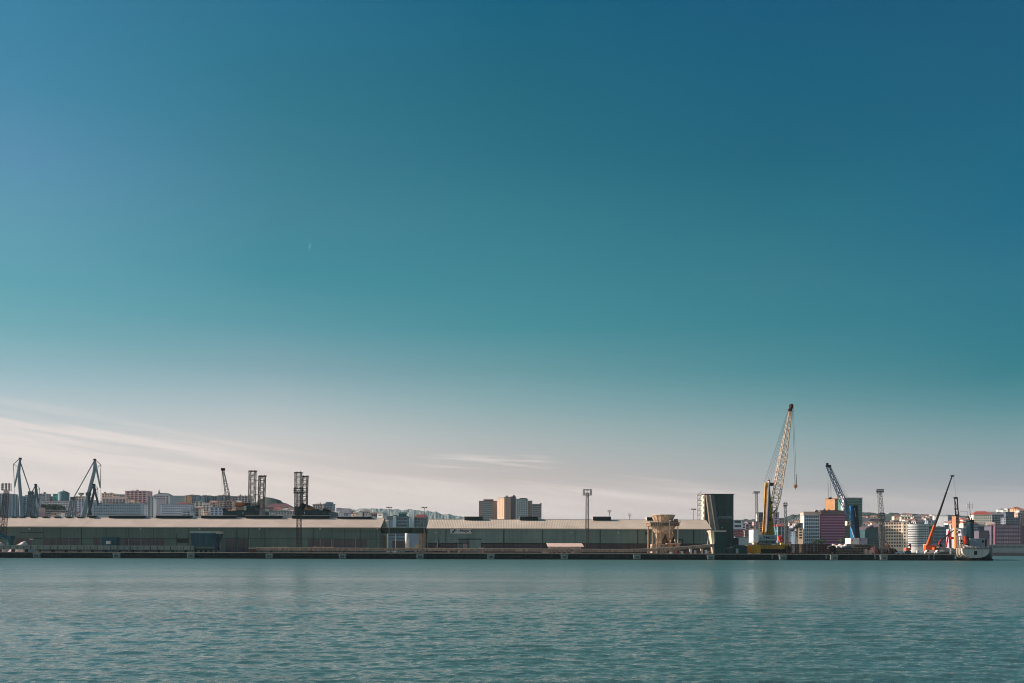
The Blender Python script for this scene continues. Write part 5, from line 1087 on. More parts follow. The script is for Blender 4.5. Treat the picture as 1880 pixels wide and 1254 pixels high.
for p in (1518.3,1523.3): hk.tube((PX(p-.4,BY_),c_.y,c_.z),(PX(p+.8,BY_),c_.y,PZ(p,914,BY_)),.05,n=4).tube((PX(p+.3,BY_),c_.y,PZ(p,888,BY_)),(PX(p+.8,BY_),c_.y,PZ(p,914,BY_)),.1,n=4)
hk.build('hoist_cables', M(84,76,80), o); MB().frus((PX(1519,BY_),PX(1525,BY_),c_.y-.5,c_.y+.5,PZ(1522,916.5,BY_)),(PX(1521,BY_),PX(1523.5,BY_),c_.y-.3,c_.y+.3,PZ(1522,913.5,BY_))).build('hook_block', BLACK, o)

# ------------------------------------------------------------------ cargo on the quay: brown bundles and black pipes
mb_proto = None; bx = {}
BROWN = M(76,46,38, var=.45, scale=1.5, rough=.7)
def bundle_proto(L_):
    mb = MB()
    for k in range(4): 
        for j in range(2): mb.tube((0,.25+.5*k,.22+.42*j),(L_,.25+.5*k,.22+.42*j),.2,n=8)
    return mb
NUM = ['leftmost','second','third','fourth','fifth','sixth','seventh','eighth','ninth','tenth','eleventh','twelfth','thirteenth','fourteenth','fifteenth','sixteenth','seventeenth','eighteenth','nineteenth','twentieth','twenty-first','twenty-second','twenty-third','twenty-fourth','twenty-fifth','twenty-sixth','twenty-seventh','twenty-eighth']
rows = ['bottom','second','third','fourth','top']
colsn = ['first','second','third','fourth','fifth','sixth','seventh']
Yb = 404.5; proto = None
for r_ in range(5):
    for c in range(6):
        x = PX(1452+c*12.6, Yb); z = DK+.02+r_*1.02
        lab = 'rusty brown bar bundle, %s row up and %s from the left in its stack' % (rows[r_], colsn[c])
        if proto is None:
            o = E('bar_bundle', (x,Yb,z), lab, 'bundle of bars', 'bundles of brown bars'); proto = o
            bundle_proto(3.42).build('bars', BROWN, None).parent = o
            for q in (.5,2.6): MB().box(q,q+.09,-.02,2.0,-.02,.95).build('strap', BLACK, None).parent = o
        else:
            o = proto.copy(); COL.objects.link(o); o.location = (x+(r_*17 % 5)*.05,Yb+(c*7 % 3)*.12,z); o['label'] = lab
            for ch in proto.children: q = ch.copy(); COL.objects.link(q); q.parent = o
# taller black bale block at the end
for i, (p0, p1, yt, d) in enumerate(((1444,1452,1004,'low one at the left end of the brown stack'),(1527.3,1534,1003,'right end of the brown stack'),)):
    tag(MB().box(PX(p0,406),PX(p1,406)-.2,405,409,DK+.003,PZ(p0,yt,406)).box(PX(p0,406)+.3,PX(p1,406)-.5,405.3,408.7,PZ(p0,yt,406),PZ(p0,yt,406)+.4).build('tarped_bale', M(22,22,22), origin=(PX(p0,406),405,DK)), 'black tarped bale, '+d, 'bale')
# pipes seen end on
def pipe_proto(rad, L_, mo, name='steel_pipe', n=16):
    mb = MB(); vs = []; 
    for (rr, y) in ((rad,0),(rad,L_),(rad*.84,L_),(rad*.84,0)):
        for k in range(n): a = 2*math.pi*k/n; vs.append((rr*math.cos(a), y, rr*math.sin(a)))
    fs = [(i*n+k, i*n+(k+1)%n, ((i+1)%4)*n+(k+1)%n, ((i+1)%4)*n+k) for i in range(4) for k in range(n)]
    mb.add(vs, fs); me = mb.build(name, mo); return me
PM = [mat('pipe_black', lin((40,38,38)), rough=.5, var=.4, scale=1.5), mat('pipe_rust', lin((104,48,40)), rough=.6, var=.4, scale=1.5)]
RIM = M(176,160,146, rough=.5)
pp = []
for m_ in PM:
    o = pipe_proto(.46, 9, m_); rg = pipe_proto(.465, .12, RIM, 'pipe_rim'); rg.parent = o; rg.location = (0,-.121,0); pp.append(o)
first = [True, True]
def put_pipe(x, y, z, kind, label, grp):
    if first[kind]: o = pp[kind]; first[kind] = False; o.location = (x,y,z)
    else: o = dup(pp[kind], loc=(x,y,z))
    tag(o, label, 'pipe', grp)
rnd = random.Random(3)
for r_ in range(4):
    n = 27-r_*2
    for c in range(n):
        px = 1529+r_*1.6+c*2.72+(1.6 if r_ > 2 else 0)
        if px > 1604: continue
        x = PX(px, 405.5)+ (.38 if r_ % 2 else 0)*0; z = DK+.46+r_*.8
        if c > 24-r_*2 and r_ > 1: continue
        k = 1 if rnd.random() < .16 or (1570 < px < 1583 and r_ > 1) else 0
        lab = ('rust red' if k else 'black')+' pipe end in the quayside pile, %s row, %s from the left' % (rows[r_], NUM[c])
        put_pipe(x, 405.5+rnd.random()*.5, z, k, lab, ('rust red' if k else 'black')+' pipes piled on the quay, %s row' % rows[r_])
for r_ in range(3):
    for c in range(14-r_):
        px = 1566+c*2.6+r_*1.3; put_pipe(PX(px,425), 425, DK+.46+2.6+r_*.8, 0, 'black pipe end in the raised rear pile, %s row, %s from the left' % (rows[r_], NUM[c]), 'black pipes in the rear pile, %s row' % rows[r_])
MB_ = MB().box(PX(1563,425),PX(1604,425),424.9,434,DK,DK+2.55); tag(MB_.build('pipe_rack', M(60,40,36, var=.4, scale=2), origin=(PX(1563,425),425,DK)), 'dark brown rack carrying the rear pile of pipes', 'rack')
# blue crates and white tents behind the pile
for p0, p1, y0, y1, c, lab in ((1552,1556.5,1003.2,1007,(40,110,160),'left bright blue crate above the black pipes'),(1558.5,1564.5,1003.5,1007,(44,104,150),'right bright blue crate above the black pipes'),(1536.5,1541,1003,1007.5,(236,220,210),'white block above the black pipes, left of the blue crates'),(1546,1550.5,1003.5,1007.5,(240,224,214),'white block touching the left blue crate'),(1589,1592.5,1008.5,1015,(220,180,160),'upright pinkish post box before the pipes'),(1595,1601,1010.5,1014.5,(206,190,174),'pale cube at the right end of the pipes')):
    Yq = 412 if y0 < 1006 else 403.5; x0, x1 = PX(p0,Yq), PX(p1,Yq); o = E('cargo_crate', ((x0+x1)/2,Yq,DK), lab, 'crate')
    MB().box(x0,x1,Yq,Yq+2,DK+.003,PZ(p0,y0,Yq)).build('box', M(*c, var=.15, streak=.2), o); MB().box(x0-.05,x1+.05,Yq-.05,Yq+2.05,PZ(p0,y0,Yq)+.003,PZ(p0,y0,Yq)+.14).build('lid', M(*[int(v*.85) for v in c]), o)
for i, (p0, p1, pk, d) in enumerate(((1527,1543,1533,'left'),(1540,1552,1546,'middle'),(1550,1563,1556,'right'))):
    x0, x1, xk = PX(p0,440), PX(p1,440), PX(pk,440); z = PZ(p0,1003.5,440); o = E('white_tent', (xk,440,DK), 'white tent roof behind the pipes, %s of the row of three' % d, 'tent')
    MB().box(x0,x1,440,446,DK,z).build('wall', M(206,190,184), o); MB().add([(x0,439.8,z+.003),(x1,439.8,z+.003),(x1,446.2,z+.003),(x0,446.2,z+.003),(xk,443,z+1.6)],[(0,1,4),(1,2,4),(2,3,4),(3,0,4),(3,2,1,0)]).build('roof', M(244,220,210), o)
# dark piles between masts
for p0, p1, yt, c, lab in ((1600,1612,1001.5,(74,44,44),'long dark maroon heap of scrap right of the pipes'),(1611,1622,1002.5,(52,40,38),'dark scrap heap behind the near floodlight mast'),(1622,1640,1001,(40,30,28),'black brown scrap heap left of the parked cars'),(1634,1648,1004,(64,46,40),'low tapering brown scrap heap beside the parked cars')):
    x0, x1 = PX(p0,418), PX(p1,418); n = 20; vs = []; zt = PZ(p0,yt,418)
    for j in range(9):
        for i in range(n+1):
            u, v = i/n, j/8; vs.append((x0+(x1-x0)*u, 415+8*v, DK-.2+(zt-DK)*(math.sin(math.pi*min(max(u,.02),.98))**.45)*(math.sin(math.pi*v)**.5)*(.85+.35*noise.noise(Vector((u*9+p0,v*5,1))))))
    tag(MB().add(vs, [(j*(n+1)+i, j*(n+1)+i+1, (j+1)*(n+1)+i+1, (j+1)*(n+1)+i) for j in range(8) for i in range(n)]).build('scrap_heap', M(*c, var=.6, scale=2.5, bump=.9), origin=(x0,415,DK)), lab, 'heap')
# red lifting frame behind
o = E('red_grab', W(1436,998,520), 'coral red grab frame standing behind the brown stack right of the yellow crane', 'grab'); RG = M(226,70,60, rough=.45); GY = 520
g = MB().tube(W(1430,985,GY),W(1432,995,GY),.8,n=8).tube(W(1432,995,GY),W(1446,996,GY),.7,n=8).tube(W(1432,986,GY),W(1438,991,GY),1.1,.6,n=8).tube(W(1438,985.5,GY),W(1441,995,GY),.5,n=6).tube(W(1430,985,GY),W(1434,983,GY),.35,n=6).tube(W(1446,996,GY),W(1453,997,GY),.45,n=6)
g.build('frame', RG, o); MB().box(PX(1433,GY),PX(1441,GY),GY-1,GY+1.5,DK,PZ(1437,996,GY)).build('base', M(214,196,120), o); MB().tube(W(1437,986,GY),W(1437,978,GY),.3,n=6).build('post', DARK, o)

# ------------------------------------------------------------------ vehicles
def car(px, Y, kind, c, label, rz=0, L_=4.3, Wd=1.8):
    X = PX(px, Y); o = E({'van':'parked_van','car':'parked_car','suv':'parked_car'}[kind], (X,Y,DK), label, 'van' if kind == 'van' else 'car', 'vehicles parked on the right quay', rz=rz, local=True)
    h = {'car':1.45,'suv':1.75,'van':2.2}[kind]; a = L_/2
    prof = {'car':[(-a,.35),(-a,.75),(-a*.95,.85),(-a*.45,.95),(-a*.2,h),(a*.4,h),(a*.75,.98),(a,.9),(a,.35)],
            'suv':[(-a,.4),(-a,.95),(-a*.5,1.05),(-a*.3,h),(a*.85,h),(a,1.1),(a,.4)],
            'van':[(-a,.4),(-a,1.0),(-a*.75,1.15),(-a*.5,h),(a*.98,h),(a,2.0),(a,.4)]}[kind]
    MB().prism_y(prof[::-1], -Wd/2, Wd/2).build('body', M(*c, rough=.25, var=.03, spec=.6), o)
    gl = {'car':[(-a*.36,.98),(-a*.18,h-.08),(a*.36,h-.08),(a*.62,1.0)],'suv':[(-a*.42,1.1),(-a*.27,h-.1),(a*.78,h-.1),(a*.88,1.12)],'van':[(-a*.68,1.2),(-a*.48,h-.15),(-a*.1,h-.15),(-a*.1,1.2)]}[kind]
    for s_ in (-1, 1): MB().prism_y(gl[::-1], min(s_*Wd/2, s_*(Wd/2+.02)), max(s_*Wd/2, s_*(Wd/2+.02))).build('side_window', GLASS, o)
    fx0, fz0, fx1, fz1 = gl[0][0]-.12, gl[0][1], gl[1][0]-.1, gl[1][1]
    MB().add([(fx0,-Wd*.42,fz0),(fx0,Wd*.42,fz0),(fx1,Wd*.4,fz1),(fx1,-Wd*.4,fz1)],[(0,1,2,3)]).build('windscreen', GLASS, o)
    for fx_ in (-a*.62, a*.62):
        for s_ in (-1, 1):
            y0 = s_*Wd/2-.1; wh = MB().tube((fx_,y0-.02,.34),(fx_,y0+.22,.34),.34,n=14).build('wheel', TYRE, o); MB().tube((fx_,y0-.04 if s_ < 0 else y0+.21,.34),(fx_,y0-.021 if s_ < 0 else y0+.24,.34),.2,n=10).build('hubcap', STEEL, wh)
    for s_ in (-1, 1): MB().box(-a-.02,-a+.05,s_*Wd*.36-.14,s_*Wd*.36+.14,.62,.78).build('headlight', M(230,230,226, rough=.1), o)
    return o
car(1652,405.5,'car',(214,214,216),'silver hatchback parked leftmost on the right quay',rz=.1)
car(1664,407,'suv',(70,92,98),'dark blue green estate car parked right of the silver hatchback',rz=.05)
car(1689.5,404,'van',(246,242,240),'white van parked facing the water left of the orange crane truck',rz=math.pi/2-.15,L_=4.6,Wd=2.1)
car(1705,409,'van',(240,228,224),'white van partly hidden in front of the orange crane truck',rz=.0,L_=4.8)
car(1724,410,'van',(236,240,242),'white panel van right of the orange crane truck',rz=.0,L_=4.6)
car(1729,404.5,'car',(60,84,76),'dark green car in front of the white panel van',rz=-.1)
car(1738.5,405.5,'car',(40,40,48),'black car between the green car and the ship',rz=.15)
car(1744,413,'car',(190,188,184),'pale car behind the black car by the ship',rz=.4)
# orange mobile crane
OY = 416.0; CY = OY; OR = mat('orange_paint', lin((206,92,34)), rough=.4, var=.1, scale=.6)
o = E('mobile_crane', W(1706,1015,OY), 'orange truck crane with a long telescopic boom raised to the upper right', 'mobile crane')
MB().box(PX(1697,OY),PX(1721,OY),OY-1.3,OY+1.5,DK+1.0,DK+1.9).build('chassis', OR, o)
MB().box(PX(1708,OY),PX(1718.5,OY),OY-4,OY-1.4,DK+.9,DK+3.6).build('cab', M(190,90,44), o); MB().box(PX(1709,OY),PX(1717.5,OY),OY-4.06,OY-4.003,DK+2.1,DK+3.4).build('windscreen', GLASS, o)
MB().frus((PX(1697,OY),PX(1713,OY),OY-1.2,OY+1.4,DK+1.91),(PX(1698.5,OY),PX(1714,OY),OY-1,OY+1.2,PZ(1700,1001,OY))).build('slewing_deck', OR, o)
MB().box(PX(1709,OY),PX(1717,OY),OY-.9,OY+1.1,PZ(1713,1006,OY),PZ(1713,1001.5,OY)).build('counterweight', OR, o)
MB().tube(W(1702.5,1003,OY),W(1716,964,OY),.78,.62,n=4).build('boom', OR, o)
MB().tube(W(1703.6,1003,OY-.6),W(1716.8,965,OY-.5),.16,.14,n=4).build('boom_cable_tray', M(90,44,30), o)
MB().tube(W(1716,964,OY),W(1726,937.5,OY),.62,.55,n=8).tube(W(1726,937.5,OY),W(1737,905,OY),.5,.42,n=8).tube(W(1737,905,OY),W(1748,874,OY),.38,.3,n=8).build('boom_extension', M(34,28,28), o)
MB().box(PX(1745.5,OY),PX(1751,OY),OY-.4,OY+.4,PZ(1748,875,OY),PZ(1748,872.6,OY)).build('boom_head', BLACK, o)
MB().tube(W(1708,1004,OY),W(1709,985,OY),.3,n=8).build('luffing_cylinder', STEEL, o)
MB().tube((PX(1750.5,OY),OY,PZ(1750,874,OY)),(PX(1754.5,OY),OY,PZ(1754,912,OY)),.035,n=4).build('hoist_cable', M(120,124,126), o)
for k in range(5): MB().tube((PX(1698.5+k*4.2,OY),OY-1.7,DK+.65),(PX(1698.5+k*4.2,OY),OY-1.31,DK+.65),.65,n=14).build('wheel', TYRE, o)
# red and black telescopic crane further right
RY_ = 425.0
o = E('mobile_crane', W(1730,1012,RY_), 'small pink and grey truck crane with a black boom reaching towards the ship', 'mobile crane')
MB().box(PX(1722,RY_),PX(1735,RY_),RY_-1,RY_+1.5,DK+.9,PZ(1730,1004,RY_)).build('body', M(206,170,166), o); MB().box(PX(1723,RY_),PX(1727,RY_),RY_-1.1,RY_+1.2,PZ(1725,1003.9,RY_),PZ(1725,999,RY_)).build('cab', DARK, o)
MB().tube(W(1724,1001,RY_),W(1725,996,RY_),.5,n=8).tube(W(1724,996,RY_),W(1728,991.5,RY_),.5,.45,n=8).build('boom_foot', M(170,40,48), o); MB().tube(W(1727,992.5,RY_),W(1753,972,RY_),.42,.25,n=8).build('boom', M(40,30,34), o)
for k in range(3): MB().tube((PX(1724+k*4.5,RY_),RY_-1.3,DK+.5),(PX(1724+k*4.5,RY_),RY_-1.01,DK+.5),.5,n=12).build('wheel', TYRE, o)
# small excavator with orange arm, brown loader
o = E('excavator', W(1628,1008,440), 'small machine with a thin dark and orange arm behind the black scrap heap', 'excavator'); EY = 440
MB().tube(W(1626,993.5,EY),W(1632,1003,EY),.35,.45,n=6).build('arm', M(200,80,40), o); MB().tube(W(1625,993,EY),W(1628.5,997,EY),.5,.4,n=6).build('stick', BLACK, o); MB().box(PX(1630,EY),PX(1638,EY),EY,EY+3,DK+1,DK+3).build('body', M(60,44,40), o); MB().box(PX(1630,EY),PX(1639,EY),EY-.3,EY+3.3,DK,DK+.99).build('track', TYRE, o)
o = E('material_handler', W(1669,1013,428), 'rusty material handler with a bent arm behind the dark estate car', 'excavator'); EY = 428
MB().box(PX(1664,EY),PX(1671,EY),EY,EY+3,DK+1.2,DK+3.4).build('body', M(190,110,90, streak=.3), o); MB().tube(W(1668,1002,EY),W(1671.5,999,EY),.4,n=6).tube(W(1671.5,999,EY),W(1672,1010,EY),.4,.3,n=6).build('arm', M(90,50,46), o); MB().box(PX(1663,EY),PX(1672,EY),EY-.2,EY+3.2,DK,DK+1.19).build('track', TYRE, o)
# red gangway frame by the ship and a white bollard post
o = E('gangway_frame', W(1743,1005,430), 'tall narrow red A-frame standing left of the ship', 'frame'); EY = 430
MB().tube(W(1737,1005,EY),W(1742,975,EY),.3,n=4).tube(W(1745,1008,EY),W(1743,975,EY),.5,n=4).tube(W(1739,995,EY),W(1744,995,EY),.2,n=4).tube(W(1740.5,985,EY),W(1743.5,985,EY),.2,n=4).build('frame', M(206,60,66), o); MB().tube(W(1742.6,975,EY),W(1742.6,965,EY),.2,n=4).build('mast', M(120,130,136), o)
o = E('white_pillar', W(1745,1015,403), 'short white pillar on the quay just left of the ship', 'post'); MB().box(PX(1744,403),PX(1746,403),402.5,403.3,DK,PZ(1745,1006.5,403)).build('pillar', WHITE, o); MB().box(PX(1743.6,403),PX(1746.4,403),402.4,403.4,DK+.003,DK+.3).build('foot', CONC, o)
o = E('signboard', W(1748,1000,428), 'orange red board hanging left of the ship column', 'board'); MB().box(PX(1745,428),PX(1753.5,428),428,428.3,PZ(1749,990,428),PZ(1749,985.8,428)).build('board', M(226,64,44), o); MB().tube(W(1745.4,1012,428.5),W(1745.4,985,428.5),.15,n=4).tube(W(1753,1012,428.5),W(1753,985,428.5),.15,n=4).build('post', DARK, o)

# ------------------------------------------------------------------ ship moored at the end of the quay
SH = 398.0
o = E('cargo_ship', W(1788,1027,SH), 'white sterned cargo ship with a dark funnel moored past the right end of the quay', 'ship')
NS = 15
def sec(Y, xl, xr, yt, zs, zb, p):
    xl, xr = PX(xl,min(Y,414)), PX(xr,min(Y,414)); xc, a = (xl+xr)/2, (xr-xl)/2; zt = PZ(1788, yt, SH)
    r = [(xl,Y,zt)]
    for k in range(NS-2):
        t = math.pi*k/(NS-3); c_ = math.cos(t); r.append((xc-a*math.copysign(abs(c_)**(1 if p > .5 else .55), c_), Y, zs-(zs-zb)*max(0,math.sin(t))**p))
    return r+[(xr,Y,zt)]
s0 = sec(398, 1766.5, 1816.5, 1006.8, 5.2, 1.25, .85)
s1 = sec(404, 1756, 1821.3, 1006, 3.4, .3, .6)
s2 = sec(414, 1755, 1822.2, 1004, 2.0, -1.5, .35)
s3 = [(x+.585*56, y, z) for x, y, z in sec(470, 1756, 1821, 1004, 2.0, -1.5, .35)]      # the hull lies at an angle to the quay end
s4 = [(PX(1788,SH)+.585*86+(x-.585*56-PX(1788,SH))*.12, 500, z+1.5*(z > 2)) for x, _, z in s3]
HULLW = M(206,198,192, streak=.25, var=.12, scale=.4); HULLG = M(24,60,56, streak=.2, rough=.5)
def loft(a, b, ks): return MB().add(a+b, [(k, k+1, NS+k+1, NS+k) for k in ks])
MB().add(s0, [tuple(range(NS-1,-1,-1))]).build('transom', HULLW, o)
loft(s0, s1, range(0,6)).build('port_quarter', M(236,212,190, streak=.3), o)  # cream puts sunlight into the white stern's left quarter
loft(s0, s1, range(6,NS-1)).add(s0+s1, [(NS-1,0,NS,2*NS-1)]).build('starboard_quarter', HULLG, o)  # hull green also stands for the shade on this quarter
loft(s1, s2, range(0,NS-1)).add(s1+s2, [(NS-1,0,NS,2*NS-1)]).build('hull_aft', HULLG, o)
h = loft(s2, s3, range(0,NS-1)).add(s2+s3, [(NS-1,0,NS,2*NS-1)]); h.add(s3+s4, [(k,k+1,NS+k+1,NS+k) for k in range(NS-1)]+[(NS-1,0,NS,2*NS-1)]).add(s4, [tuple(range(NS))]); h.build('hull', HULLG, o)
MB().box(PX(1757.5,405),PX(1821.6,405),404.2,413,-1,.8).build('boot_top', M(26,22,22), o)
MB().box(PX(1768,SH),PX(1816,SH),397.75,397.95,PZ(1790,1008.2,SH),PZ(1790,1006.8,SH)).build('rubbing_strake', M(110,120,124), o)
MB().box(PX(1786.4,SH),PX(1794.2,SH),397.8,397.95,PZ(1790,1019.8,SH),PZ(1790,1010.8,SH)).build('door_frame', M(220,212,204), o)
MB().box(PX(1787.6,SH),PX(1793.4,SH),397.7,397.797,PZ(1790,1018.6,SH),PZ(1790,1011.6,SH)).build('stern_door', BLACK, o)
def sb(name, p0, p1, y0, y1, Y0, Y1, m): return MB().box(PX(p0,Y0),PX(p1,Y0),Y0,Y1,PZ((p0+p1)/2,y1,Y0),PZ((p0+p1)/2,y0,Y0)).build(name, m, o)
SG = M(150,160,170, streak=.15)
sb('deckhouse',1781.5,1808.5,989.5,1007,404,416,SG)
sb('deckhouse_roof',1781,1809,988.7,989.45,403.7,416.3,M(196,196,192))
for a, b, c_, d in ((1802.8,1807,991.8,996.3),(1799.5,1802.5,1003,1004.8),(1804.5,1807.5,1003,1004.8)): sb('deckhouse_window',a,b,c_,d,403.9,403.997,BLACK)
MB().add([(PX(1785,404),403.85,PZ(1785,990.3,404)),(PX(1793,404),403.85,PZ(1793,993.3,404)),(PX(1793,404),403.85,PZ(1793,994.2,404)),(PX(1785,404),403.85,PZ(1785,991,404))],[(0,1,2,3)]).build('handrail', WHITE, o)
sb('painted_gap_shade',1808.6,1812.3,990.5,1006,405,412,BLACK); sb('side_stair',1812.4,1815.6,991.5,1006,404.5,410,M(220,170,156,streak=.3))  # black box paints the shade of the gap beside the stair
sb('accommodation',1767,1781,970,1006,424,440,M(190,186,200,streak=.12))
sb('wheelhouse',1768.5,1779,959.5,969.8,424.5,438,M(226,210,200)); sb('wheelhouse_roof',1768,1779.6,957.6,959.3,424,438.5,M(206,110,90))
for a in (1770.5,1774.5): sb('wheelhouse_window',a,a+2.6,962,965,424.4,424.497,GLASS)
fc = W(1785.3,989,412); MB().lathe(fc.x, 414, [(1.72,fc.z),(1.68,PZ(1785,960,412)),(1.72,PZ(1785,955,412))], 28).build('funnel', mat('funnel_teal', lin((24,66,76)), rough=.45, var=.35, scale=.5, streak=.4), o, smooth=True)
MB().lathe(fc.x, 414, [(1.8,PZ(1785,958.5,412)),(1.8,PZ(1785,954,412))], 28).build('funnel_cap', BLACK, o, smooth=True)
MB().tube((fc.x-.4,414,PZ(1785,954,412)),(fc.x-.9,414,PZ(1785,947.5,412)),.38,n=8).tube((fc.x+.6,414,PZ(1785,954,412)),(fc.x+.6,414,PZ(1785,950.5,412)),.28,n=8).build('exhaust_pipe', M(40,32,30), o)
am = MB(); a, b = W(1781.5,949,418), W(1779.8,922,418); am.tube(a, b, .22, .07, n=6)
for yy, ww in ((926.5,3.4),(929,4.2),(932,3.6)): c = W(1780,yy,418); am.tube((c.x-ww*.29,418,c.z),(c.x+ww*.29,418,c.z),.06,n=4)
for p in (1775.6,1785.5): am.tube(W(p,924,418),W(p,934,418),.05,n=4)
am.tube(W(1762,939.5,418),W(1776.5,939.5,418),.07,n=4); am.tube(W(1762,939.5,418),W(1762,946,418),.05,n=4); am.tube(W(1776,939.5,418),W(1776,950,418),.05,n=4)
am.build('aerial_mast', M(96,84,80), o); c = W(1776.3,928.5,418); MB().box(c.x-.35,c.x+.35,417.7,418.3,c.z-.25,c.z+.25).build('radar', WHITE, o)
# lifeboat on its ramp
c = W(1772.5,992.5,402); lb = MB(); vs = []
for i in range(9):
    t = i/8; rr = max(.12, math.sin(math.pi*(.08+.84*t)))**.6*.98
    ctr = c+Vector((-.35+.7*t, 0, 2.3-4.6*t))
    for k in range(10):
        a = 2*math.pi*k/10; vs.append((ctr.x+math.cos(a)*rr, ctr.y+math.sin(a)*rr*.95, ctr.z))
lb.add(vs, [(i*10+k, i*10+(k+1)%10, (i+1)*10+(k+1)%10, (i+1)*10+k) for i in range(8) for k in range(10)]+[tuple(range(9,-1,-1)), tuple(range(80,90))]).build('lifeboat', M(236,74,40, rough=.35), o, smooth=True)
MB().box(PX(1775.6,402),PX(1779.5,402),402.5,404,PZ(1777,1001,402),PZ(1777,985.5,402)).build('lifeboat_davit', M(60,34,30), o)
wf = MB().tube(W(1765.5,970,403),W(1769.8,1007,403),.42,n=4).tube(W(1757.5,983,403),W(1760.5,1007,403),.38,n=4).tube(W(1757,970.5,403),W(1766,970.5,403),.5,n=4).tube(W(1763,983,403),W(1764,1006,403),.16,n=4)
for yy in (985,992,997,1001): wf.tube(W(1759+(yy-983)*.1,yy,403),W(1767.5+(yy-983)*.1,yy,403),.2,n=4)
wf.build('white_gantry', M(240,224,214, streak=.15), o)
for a, b, c_, d in ((1764.6,1767,991,995),(1763.3,1765,997,999.5),(1766,1768,997,999)): sb('gantry_opening',a,b,c_,d,402.3,402.5,BLACK)
sb('gantry_panel',1763,1768.5,984,1006,404,406,M(226,196,186,streak=.3,var=.25))
sb('crane_column',1754,1758.6,962,1008,405.5,407,M(232,150,90,streak=.25)); sb('crane_house',1754.6,1760.5,948,969,405,408.5,M(200,140,110,streak=.2,var=.2))
for yy in (951,957,965): sb('crane_marking',1755.6,1758.8,yy,yy+2.2,404.8,404.997,M(70,40,36))
MB().tube(W(1752.7,914,406),W(1755,962,406),.24,n=4).tube(W(1757.3,914,406),W(1760.8,962,406),.24,n=4).tube(W(1752.5,934.5,406),W(1758.5,934.5,406),.35,n=4).tube(W(1752.5,915,406),W(1757.5,934,406),.1,n=4).tube(W(1753.6,935,406),W(1759,948,406),.1,n=4).build('crane_jib', M(70,58,54), o)
sb('jib_head',1752.3,1758,912.5,915.6,405.5,406.5,BLACK); sb('jib_block',1755.4,1757.8,944,948.5,405.6,406.4,BLACK)
c = W(1761.5,977,402.5); MB().tube((c.x-.3,402.2,c.z),(c.x-.3,403.4,c.z),.75,n=16).build('cable_reel', M(216,196,180), o); MB().tube((c.x-.3,402.1,c.z),(c.x-.3,402.19,c.z),.3,n=12).build('reel_hub', BLACK, o)
rl = MB()
for k in range(17):
    x = PX(1768+k*2.9,SH+.6); rl.tube((x,SH+.6,PZ(1790,1007,SH)),(x,SH+.6,PZ(1790,1003,SH)),.045,n=4)
for yy in (1003.2,1005): rl.tube((PX(1768,SH+.6),SH+.6,PZ(1790,yy,SH)),(PX(1814,SH+.6),SH+.6,PZ(1790,yy,SH)),.045,n=4)
rl.build('stern_railing', M(224,206,196), o)
for i, p in enumerate((1771,1775,1779,1783,1787,1791)): MB().box(PX(p,400.5),PX(p+2.3+i%2,400.5),400.5,402,PZ(1780,1007,400),PZ(1780,1002.2+(i*5%3)*.9,400)).build('deck_locker', M(*[(214,190,176),(150,120,104),(226,206,196)][i%3], var=.3, scale=2), o)

# ------------------------------------------------------------------ shipyard luffing cranes behind the left sheds
def luffer(label, base, mid, head, fly, tie, stayfoot, Y, wb, c, towerw):
    a, m_, h, f, t_, s_ = [W(*p, Y) for p in (base, mid, head, fly, tie, stayfoot)]
    o = E('luffing_crane', (a.x, Y, 0), label, 'shipyard crane', 'luffing cranes of the shipyard'); CM = M(*c, rough=.5, streak=.1, var=.08)
    a.z -= 10
    MB().tube(a, m_, wb, wb*.62, n=8).tube(m_, h, wb*.62, .9, n=8).build('boom', CM, o)
    MB().tube(h, f, 1.15, .7, n=6).build('fly_jib', CM, o)
    MB().tube(h+Vector((0,0,1)), t_, .26, n=4).tube(t_, f, .24, n=4).tube(t_, h.lerp(f,.28), .22, n=4).build('tie_rod', M(90,84,84), o)
    MB().tube(h+Vector((0,-1,-1)), s_, .45, .4, n=4).build('stay', M(*[int(v*.75) for v in c]), o)
    MB().box(h.x-1.1,h.x+1.1,Y-1,Y+1,h.z-.3,h.z+1.5).build('head_sheave', BLACK, o)
    b0 = Vector((s_.x-(3 if s_.x < a.x else -3), Y, s_.z-32)); MB().lattice(b0, s_, towerw*1.9, towerw*.7, 6, r=.4, dg=.26).build('tower', M(*[int(v*.8) for v in c]), o)
    MB().box(s_.x-1.8,s_.x+1.8,Y-2,Y+2,s_.z-1,s_.z+2).build('winch_house', M(90,96,96), o)
    MB().box(b0.x-5,a.x+3,Y-4,Y+4,a.z-2,a.z+8) .build('machine_deck', M(84,96,98), o)
    MB().tube(f-Vector((0,0,.5)), f-Vector((0,0,24)), .1, n=4).build('hoist_cable', M(80,80,80), o); return o
luffer('tallest left shipyard crane with its grey fly jib hanging to the left',(42,952),(34.5,868),(37.2,843),(26.5,895),(24.8,852),(56.5,906),820,2.15,(150,164,170),4)
luffer('large grey shipyard crane leaning right with its fly jib hanging to the right',(147,952),(173,866),(174,845),(184.2,896),(185.3,853.5),(134,916),830,2.6,(160,168,174),4)
luffer('small green shipyard crane right of the tallest one',(58,952),(65.3,903),(65.6,891),(71,926),(72.5,896),(57.6,905.5),900,1.6,(84,112,116),2.6)
luffer('small dark green shipyard crane in front of the large leaning one',(156,952),(172.8,903),(172.4,891),(180,927),(179.5,896.5),(162.5,908),790,1.7,(50,76,76),1.0)

